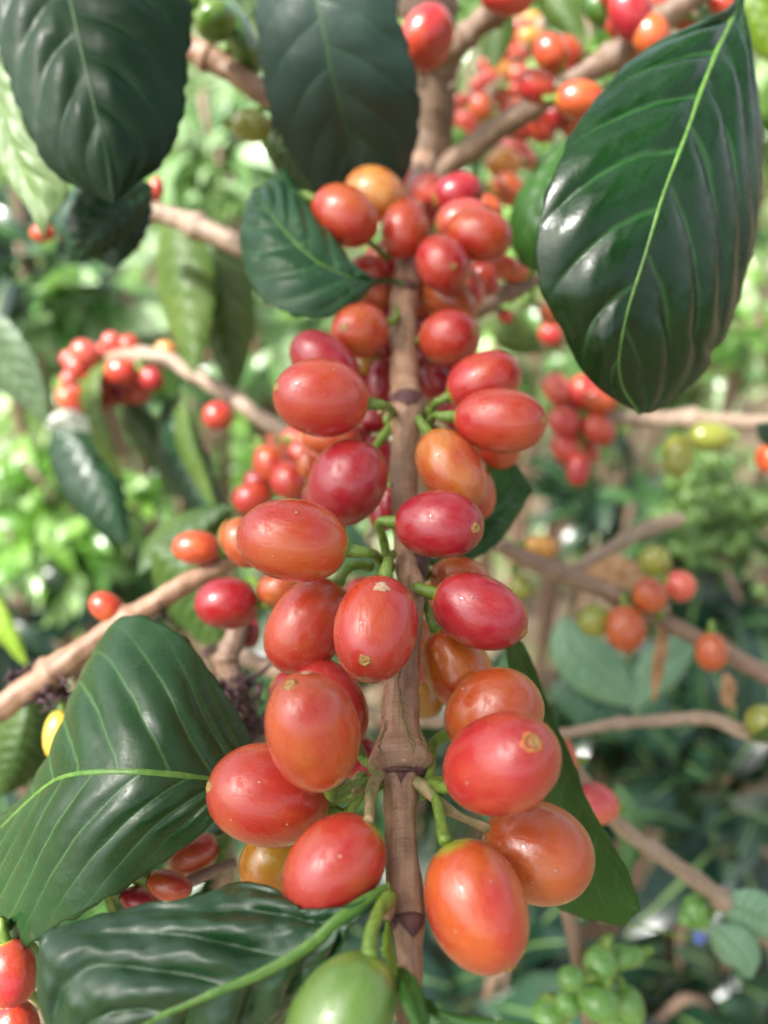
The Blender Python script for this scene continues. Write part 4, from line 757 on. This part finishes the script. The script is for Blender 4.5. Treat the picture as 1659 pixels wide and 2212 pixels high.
wleaf('second small light green leaf, pointing down below the other', [(1540, 2000, 232), (1575, 2035, 230), (1605, 2065, 230), (1622, 2115, 232)], (48, 42), LGT, (0, 4), seed=51)
wleaf('dark leaf tip at the right edge level with the green cherries', [(1720, 960, 250), (1690, 945, 250), (1655, 930, 250), (1632, 915, 250)], (34, 30), LM_DARK, (0, 4), seed=52)
wleaf('green leaf tip lying over the green cherry on the right edge', [(1720, 1545, 225), (1680, 1570, 224), (1645, 1590, 224), (1616, 1594, 224)], (22, 14), OLD, (0, 2), seed=53)
wleaf('olive leaf hanging at the top, left of the thick branch', [(1170, -60, 330), (1195, -10, 326), (1225, 40, 324), (1262, 98, 324)], (45, 45), OLV, (0, 8), seed=54)
wleaf('small olive leaf tip between the upright stem and the blurred cherries', [(1075, -20, 330), (1070, 40, 328), (1068, 90, 328), (1065, 152, 328)], (45, 40), OLV, (0, 8), seed=55)
wleaf('bright green leaf in the top right corner behind the stalk', [(1600, -120, 300), (1620, -20, 296), (1650, 60, 296), (1700, 160, 298)], (60, 60), leaf_mat('leaf_bright_olive', (0.12, 0.22, 0.01), (0.2, 0.32, 0.02), (0.3, 0.45, 0.08), 8, .14, .1, rough=.4, trans=.3), (0, 8), seed=56)
wleaf('dark leaf showing between the top centre leaf and the folded leaf', [(560, 250, 240), (600, 310, 236), (640, 370, 236), (690, 430, 238)], (40, 36), OLD, (0, 6), seed=57)
wleaf('pointed green leaf hanging below the hidden small twig, right of the stem', [(1060, 690, 300), (1090, 710, 296), (1130, 735, 296), (1170, 760, 298)], (45, 40), OLV, (0, 4), seed=58)
wleaf('slanting pale leaf at the lower left edge behind the dusty leaf', [(-40, 1240, 300), (0, 1330, 296), (30, 1380, 296), (60, 1440, 298)], (20, 34), leaf_mat('leaf_lime', (0.25, 0.42, 0.03), (0.36, 0.52, 0.06), (0.4, 0.6, 0.1), 8, .14, .1, rough=.4, trans=.3), (0, 4), seed=59)
wleaf('dark leaf behind the yellow cherry at the left edge', [(60, 1500, 240), (50, 1570, 236), (30, 1640, 236), (0, 1720, 240)], (80, 60), OLD, (10, 6), seed=60)

# dry curled scraps on the right-hand branch
sc = thing('dry_leaf', 'thin dry brown leaf scrap hanging from the sloping branch at the right', 'dead leaf', P(1425, 1340, 260))
mid = [(1425, 1340, 260), (1430, 1390, 260), (1422, 1440, 260), (1415, 1500, 260), (1412, 1520, 260)]; A, B = widths(mid, (14, 14), dz=(3, -3)); leafsurf('blade', mid, A, B, DRY, sc, nv=3, quilt=0.2, camber=0.6, nu=30, nw=6, rib=None, seed=70)
sc = thing('dry_leaf', 'curled tan leaf scrap below the last orange cherry on the right', 'dead leaf', P(1565, 1450, 250))
mid = [(1565, 1450, 250), (1575, 1480, 249), (1570, 1510, 250), (1590, 1535, 252)]; A, B = widths(mid, (16, 14), dz=(3, -4)); leafsurf('blade', mid, A, B, DRY, sc, nv=3, quilt=0.2, camber=0.8, nu=30, nw=6, rib=None, seed=71)
sc = thing('dry_leaf', 'wide brown dead leaf caught behind the sloping branch at the right', 'dead leaf', P(1260, 1230, 310))
mid = [(1250, 1215, 310), (1300, 1225, 308), (1360, 1240, 308), (1420, 1270, 310)]; A, B = widths(mid, (34, 36), dz=(5, -4)); leafsurf('blade', mid, A, B, DRY, sc, nv=4, quilt=1.0, camber=1.5, nu=40, nw=8, rib=None, seed=72)

# ================================================================== SHRUBS BEHIND
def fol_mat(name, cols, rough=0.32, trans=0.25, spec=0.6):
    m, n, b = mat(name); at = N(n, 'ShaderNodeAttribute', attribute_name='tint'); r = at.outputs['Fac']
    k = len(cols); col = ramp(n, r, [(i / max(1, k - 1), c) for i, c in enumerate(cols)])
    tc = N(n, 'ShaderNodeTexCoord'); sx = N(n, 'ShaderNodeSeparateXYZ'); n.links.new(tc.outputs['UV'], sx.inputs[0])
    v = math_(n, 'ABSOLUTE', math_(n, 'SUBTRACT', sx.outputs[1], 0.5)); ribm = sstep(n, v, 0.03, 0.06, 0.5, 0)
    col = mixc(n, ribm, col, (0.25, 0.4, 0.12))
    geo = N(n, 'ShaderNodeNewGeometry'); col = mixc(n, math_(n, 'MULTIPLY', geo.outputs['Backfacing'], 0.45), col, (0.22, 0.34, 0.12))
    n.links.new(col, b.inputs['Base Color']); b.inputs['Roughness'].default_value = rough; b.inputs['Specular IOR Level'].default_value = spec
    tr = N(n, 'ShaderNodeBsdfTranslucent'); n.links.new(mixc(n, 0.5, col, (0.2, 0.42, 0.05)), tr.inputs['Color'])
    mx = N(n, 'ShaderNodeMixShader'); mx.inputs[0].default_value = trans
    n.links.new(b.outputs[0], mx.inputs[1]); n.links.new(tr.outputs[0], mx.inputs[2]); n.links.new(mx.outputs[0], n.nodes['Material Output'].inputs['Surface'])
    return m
DKC = [(0.004, 0.020, 0.007), (0.010, 0.038, 0.012), (0.03, 0.08, 0.02)]  # dark green, lowered further so the colour carries background shade
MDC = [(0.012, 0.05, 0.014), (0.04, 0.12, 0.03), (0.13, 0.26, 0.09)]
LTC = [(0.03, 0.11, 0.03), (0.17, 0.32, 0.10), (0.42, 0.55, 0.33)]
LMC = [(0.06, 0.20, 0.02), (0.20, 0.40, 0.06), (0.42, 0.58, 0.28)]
BLC = [(0.003, 0.016, 0.009), (0.008, 0.030, 0.017), (0.025, 0.065, 0.035)]  # dark blue-green, darkened to put the lower right shadow into the colour
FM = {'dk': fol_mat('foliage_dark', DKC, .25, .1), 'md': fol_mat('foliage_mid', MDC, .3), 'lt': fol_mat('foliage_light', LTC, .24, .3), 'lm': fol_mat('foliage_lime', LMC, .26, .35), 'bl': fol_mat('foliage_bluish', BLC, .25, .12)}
# one leaf, 7 x 5 points, length 1 along x
def leaf_template():
    V = []; UV = []
    for i in range(7):
        u = i / 6; w_ = 0.20 * math.sin(math.pi * u ** 0.8) ** 0.85 if 0 < i < 6 else 0.004
        for j in range(5):
            v = (j - 2) / 2; V.append((u, v * w_, 0.05 * math.sin(math.pi * u) - 0.22 * u * u + 0.035 * abs(v) * math.sin(math.pi * u) + 0.012 * math.sin(u * 30) * abs(v))); UV.append((u, j / 4))
    return np.array(V), np.array(UV), np.array(grid_faces(7, 5))[:, ::-1]
TV, TUV, TF = leaf_template()
def foliage(name, pos, dirs, ups, L, m, parent, tint=None):
    n_ = len(pos); dirs = dirs / np.linalg.norm(dirs, axis=1)[:, None]; y = np.cross(ups, dirs); y /= np.linalg.norm(y, axis=1)[:, None]; z = np.cross(dirs, y)
    V = (pos[:, None] + L[:, None, None] * (TV[None, :, 0:1] * dirs[:, None] + TV[None, :, 1:2] * y[:, None] + TV[None, :, 2:3] * z[:, None])).reshape(-1, 3)
    F = (TF[None] + (np.arange(n_) * len(TV))[:, None, None]).reshape(-1, 4)
    o = mk(name, V, F, m, parent, np.tile(TUV, (n_, 1)), origin=W[parent.name] if parent else None)
    a = o.data.attributes.new('tint', 'FLOAT', 'POINT'); t = rng.uniform(0, 1, n_) if tint is None else tint
    a.data.foreach_set('value', np.repeat(t, len(TV)).astype(np.float32)); return o
def bush(label, x, y, d, rpx, n, L, fm, flat=0.75, berries=0, bk='green', stems=3):
    """a leafy shrub whose crown is centred at picture point (x, y) at depth d mm; rpx: crown radius in picture pixels; L: leaf length in m"""
    global rng; rng = np.random.default_rng(int(x) * 7 + int(y))
    d *= 1.35; c = P(x, y, d); c[2] = max(c[2], .08); r = rpx * d / 1000 / FPX; g = np.array([c[0], c[1] + 0.1 * r, 0.0])
    t = thing('coffee_bush', label, 'bush', g, 'leafy shrubs behind the branches')
    for k in range(stems):
        e = c + rng.normal(size=3) * r * 0.35; a = rng.uniform(-1, 1, 2) * 0.05
        tube('stem', [[g[0] + a[0], g[1] + a[1], 0, 0.010], [(g[0] + e[0]) / 2 + a[0], (g[1] + e[1]) / 2, e[2] * .5, 0.008], [e[0], e[1], max(0.05, e[2]), 0.005], [*(e + rng.normal(size=3) * r * 0.3), 0.002]], BARKG, t, seg=8, n=20, world=True)
    u = rng.normal(size=(n, 3)); u /= np.linalg.norm(u, axis=1)[:, None]; rad = r * rng.uniform(0.25, 1.0, n) ** 0.6
    clump = rng.normal(size=(max(4, n // 14), 3)); clump /= np.linalg.norm(clump, axis=1)[:, None]
    u = u * 0.55 + clump[rng.integers(0, len(clump), n)] * 0.6
    pos = c + u * rad[:, None] * np.array([1, 1, flat]); pos[:, 2] = np.maximum(pos[:, 2], 0.03)
    dirs = u + rng.normal(size=(n, 3)) * 0.6 + np.array([0, 0, -0.25]); ups = np.array([0, -0.25, 1.0]) + rng.normal(size=(n, 3)) * 0.45
    foliage('foliage', pos, dirs, ups, L * rng.uniform(0.6, 1.15, n), FM[fm], t)
    for k in range(berries):
        if k == 0:
            me = bpy.data.meshes.new('cherry'); V = []; F = []
            for i in range(9):
                for j in range(14): V.append((0.0068 * math.sin(math.pi * i / 8) * math.cos(j * math.pi / 7), 0.0068 * math.sin(math.pi * i / 8) * math.sin(j * math.pi / 7), -0.0085 * math.cos(math.pi * i / 8)))
            me.from_pydata(V, [], grid_faces(9, 14, True)); me.polygons.foreach_set('use_smooth', [True] * len(me.polygons)); me.materials.append(CM[bk])
        cl = clump[(k // 9) % len(clump)]; cl2 = cl - Fw * (cl @ Fw); p = c + (cl2 * 0.9 - Fw * 0.8) * r - Fw * .055 + rng.normal(size=3) * 0.015
        o = link_obj('cherry', me, None, t, p); o.rotation_euler = tuple(rng.uniform(0, 3, 3)); s_ = rng.uniform(.8, 1.15); o.scale = (s_,) * 3
    return t
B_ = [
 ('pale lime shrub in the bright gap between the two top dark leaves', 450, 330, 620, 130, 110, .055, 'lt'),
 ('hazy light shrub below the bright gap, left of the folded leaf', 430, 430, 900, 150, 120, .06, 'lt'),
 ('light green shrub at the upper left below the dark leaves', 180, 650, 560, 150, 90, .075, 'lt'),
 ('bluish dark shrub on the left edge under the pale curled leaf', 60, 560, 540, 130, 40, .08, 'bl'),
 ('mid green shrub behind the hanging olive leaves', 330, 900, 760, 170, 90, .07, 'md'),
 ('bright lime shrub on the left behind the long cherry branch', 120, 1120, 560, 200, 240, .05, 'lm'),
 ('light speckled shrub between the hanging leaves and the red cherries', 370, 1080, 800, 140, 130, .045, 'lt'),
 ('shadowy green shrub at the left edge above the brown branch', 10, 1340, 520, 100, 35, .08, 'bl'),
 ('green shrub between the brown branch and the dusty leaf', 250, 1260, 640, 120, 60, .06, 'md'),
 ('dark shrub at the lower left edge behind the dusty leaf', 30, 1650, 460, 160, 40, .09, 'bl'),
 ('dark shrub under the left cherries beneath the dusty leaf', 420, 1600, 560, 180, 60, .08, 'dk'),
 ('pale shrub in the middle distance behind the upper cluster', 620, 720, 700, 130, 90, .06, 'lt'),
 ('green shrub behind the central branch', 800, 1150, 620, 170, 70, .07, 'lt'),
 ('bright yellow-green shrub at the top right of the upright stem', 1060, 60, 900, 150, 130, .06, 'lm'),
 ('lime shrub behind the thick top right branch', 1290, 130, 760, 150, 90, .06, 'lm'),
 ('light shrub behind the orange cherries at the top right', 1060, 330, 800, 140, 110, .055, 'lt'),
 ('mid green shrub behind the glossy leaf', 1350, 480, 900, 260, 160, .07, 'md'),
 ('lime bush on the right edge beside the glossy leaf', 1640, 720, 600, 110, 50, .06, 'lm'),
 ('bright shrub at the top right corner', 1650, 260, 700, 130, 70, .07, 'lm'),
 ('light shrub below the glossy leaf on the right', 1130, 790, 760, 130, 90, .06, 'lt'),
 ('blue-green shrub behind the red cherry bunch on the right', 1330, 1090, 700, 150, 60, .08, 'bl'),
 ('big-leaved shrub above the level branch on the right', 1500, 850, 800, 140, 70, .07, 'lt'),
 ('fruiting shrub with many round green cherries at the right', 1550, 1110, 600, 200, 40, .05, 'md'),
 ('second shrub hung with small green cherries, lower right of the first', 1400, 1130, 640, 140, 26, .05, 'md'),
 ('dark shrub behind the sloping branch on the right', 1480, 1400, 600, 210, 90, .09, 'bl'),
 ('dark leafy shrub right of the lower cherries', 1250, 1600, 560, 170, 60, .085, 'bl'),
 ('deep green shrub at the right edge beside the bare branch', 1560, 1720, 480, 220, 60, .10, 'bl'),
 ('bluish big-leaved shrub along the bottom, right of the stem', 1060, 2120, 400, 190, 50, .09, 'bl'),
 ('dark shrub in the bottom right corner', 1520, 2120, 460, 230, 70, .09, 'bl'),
 ('dark shrub low behind the central branch', 880, 1750, 520, 200, 60, .08, 'dk'),  # added to deepen the shade behind the lower stem
 ('dense dark shrub right behind the tufted stub, left of the stem', 590, 1480, 300, 190, 60, .05, 'dk'),  # put here to darken a gap that lies in deep shadow
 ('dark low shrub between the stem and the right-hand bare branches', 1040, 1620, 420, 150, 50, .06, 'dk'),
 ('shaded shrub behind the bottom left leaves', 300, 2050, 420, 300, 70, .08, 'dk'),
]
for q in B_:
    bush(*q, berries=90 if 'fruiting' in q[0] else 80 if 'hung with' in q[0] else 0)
# small blue flower buds low on the right
fl = thing('weed', 'thin weed stalk with two tiny blue flower buds, lower right', 'weed', P(1400, 1990, 262))
tube('stem', [(1290, 1985, 3, 262), (1380, 2000, 3, 262), (1470, 2022, 3, 262), (1550, 2035, 3, 262)], STALK, fl, seg=8, n=30)
BLUEF = plain('blue_petal', (0.05, 0.09, 0.35), (0.14, 0.2, 0.55), 900)
for x, y in ((1511, 2040), (1548, 2045)):
    p = P(x, y, 260); tube('flower', [[*p, .0004], [*(p + Up * .001), .0019], [*(p + Up * .003), .0021], [*(p + Up * .0042), .0006]], BLUEF, fl, seg=10, n=10, rough=.15, world=True)

# ------ the hillside further off: shrubs in rows to the horizon, and low weeds on the ground
far = []; rng = np.random.default_rng(5)
for i in range(46):
    yy = 2.2 + (i // 6) * 1.15 + rng.uniform(-.3, .3); xx = ((i % 6) - 2.5) * yy * 0.34 + rng.uniform(-.3, .3); h = rng.uniform(0.7, 1.15)
    far.append((xx, yy, h))
names = ['lt', 'md', 'lm', 'lt', 'lm', 'lt']
for i, (xx, yy, h) in enumerate(far):
    v = np.array([xx, yy, h]) - CAM; z = v @ Fw; x = CX + v @ Rt / z * FPX; y = CY - v @ Up / z * FPX
    if y < -150 or x < -200 or x > 1860: continue
    fk = names[rng.integers(0, 6)]; cw_ = {'lt': 'light green', 'md': 'mid green', 'lm': 'lime', 'dk': 'dark green'}[fk]
    t = thing('coffee_bush', 'far blurred %s shrub, %s from the left in the %s row back' % (cw_, ['first', 'second', 'third', 'fourth', 'fifth', 'sixth'][i % 6], ['nearest', 'second', 'third', 'fourth', 'fifth', 'sixth', 'seventh', 'farthest'][i // 6]), 'bush', (xx, yy, 0), 'far shrubs in rows')
    tube('stem', [[xx, yy, 0, .02], [xx, yy, h * .6, .014], [xx + .03, yy, h + .1, .005]], BARKG, t, seg=8, n=12, world=True)
    n_ = 200; u = rng.normal(size=(n_, 3)); u /= np.linalg.norm(u, axis=1)[:, None]
    pos = np.array([xx, yy, h * .8]) + u * np.array([.5, .5, h * .62]) * rng.uniform(.45, 1, (n_, 1)); pos[:, 2] = np.maximum(pos[:, 2], .05)
    foliage('foliage', pos, u + rng.normal(size=(n_, 3)) * .5 + np.array([0, 0, -.3]), np.array([0, 0, 1.0]) + rng.normal(size=(n_, 3)) * .45, .15 * rng.uniform(.6, 1.1, n_), FM[fk], t)
n_ = 9000
yy = rng.uniform(0.15, 9, n_); xx = rng.uniform(-1, 1, n_) * (1.2 + yy * .6); keep = (np.sin(xx * 3.1 + 1) * np.cos(yy * 2.3) + rng.normal(size=n_) * .5) > -0.35
pos = np.stack([xx, yy, rng.uniform(.02, .10, n_)], 1)[keep]; k = len(pos)
go = foliage('weeds', pos, np.concatenate([rng.normal(size=(k, 2)), rng.uniform(.1, .9, (k, 1))], 1), np.array([0, 0, 1.0]) + rng.normal(size=(k, 3)) * .4, rng.uniform(.04, .11, k), FM['lt'], None)
go.name = 'weeds'; tag(go, 'low green weeds covering the ground under the shrubs', 'weeds', None, 'stuff')
# trees closing the view at the top
for i, (xx, yy, r_) in enumerate(((-5, 14, 2.2), (-1.2, 16, 2.5), (3.2, 14, 2.3), (7.5, 17, 2.8), (-9, 18, 2.8))):
    t = thing('tree', ['round shade tree far behind at the left', 'shade tree far behind near the middle', 'shade tree far behind right of the middle', 'tall shade tree far behind at the right', 'wide shade tree far behind at the far left'][i], 'tree', (xx, yy, 0))
    tube('trunk', [[xx, yy, 0, .18], [xx + .1, yy, 1.5, .14], [xx, yy, 3.2, .06]], BARKG, t, seg=10, n=16, world=True)
    n_ = 500; u = rng.normal(size=(n_, 3)); u /= np.linalg.norm(u, axis=1)[:, None]; pos = np.array([xx, yy, 2.6]) + u * np.array([r_, r_, r_ * .8]) * rng.uniform(.4, 1, (n_, 1)); pos[:, 2] = np.maximum(pos[:, 2], .3)
    foliage('crown', pos, u + rng.normal(size=(n_, 3)) * .5, np.array([0, 0, 1.0]) + rng.normal(size=(n_, 3)) * .5, .5 * rng.uniform(.6, 1.1, n_), FM['md' if i % 2 else 'lt'], t)

rng = np.random.default_rng(21)
# unseen leafy branches added overhead to block light, gaps shaped for cherry highlights
def skydir(az, el): return np.array([math.sin(R_(az)) * math.cos(R_(el)), math.cos(R_(az)) * math.cos(R_(el)), math.sin(R_(el))])
GAPS = [(skydir(SUN_AZ, SUN_EL), .30), (skydir(108, 50), .20), (skydir(20, 70), .12)]
FRUIT = P(829, 1300, 150)
SUN_BLOCK = FRUIT + skydir(SUN_AZ, SUN_EL) * .62  # added leaf clump centred on the sun direction, shields the fruit
for i, (x_, y_, z_, n_) in enumerate(((SUN_BLOCK[0], SUN_BLOCK[1], SUN_BLOCK[2] + .02, 26), (-.38, -.10, 1.80, 130), (.10, -.38, 1.82, 130), (.42, .05, 1.78, 130), (-.05, .34, 1.88, 110), (0, 0, 1.95, 130))):
    t = thing('coffee_branch', ['densest leafy shade branch overhead, between sun and fruit', 'leafy shade branch overhead to the left', 'leafy shade branch overhead behind the viewer', 'leafy shade branch overhead to the right', 'leafy shade branch overhead in front', 'topmost leafy shade branch overhead'][i], 'branch', (x_, y_, z_))
    a_ = i * 1.3; tube('stem', [[x_ - .3 * math.cos(a_), y_ - .3 * math.sin(a_), z_ - .03, .005], [x_, y_, z_, .004], [x_ + .3 * math.cos(a_), y_ + .3 * math.sin(a_), z_ - .02, .002]], BARKG, t, seg=8, n=20, world=True)
    pos = np.array([x_, y_, z_]) + rng.uniform(-1, 1, (n_, 3)) * np.array([.34, .34, .05] if i else [.085, .11, .03]); dr = rng.normal(size=(n_, 3)) * np.array([1, 1, .25]); dr /= np.linalg.norm(dr, axis=1)[:, None]
    ctr = pos + dr * .05 - FRUIT; ok = np.ones(n_, bool)
    for g_, rad in (GAPS if i else []): ok &= np.linalg.norm(ctr - (ctr @ g_)[:, None] * g_, axis=1) > rad * (1 + .2 * rng.normal(size=n_))
    pos, dr = pos[ok], dr[ok]; n_ = len(pos)
    foliage('leaves', pos, dr, np.array([0, 0, 1.0]) + rng.normal(size=(n_, 3)) * .3, .12 * rng.uniform(.7, 1.1, n_), FM['dk'], t)
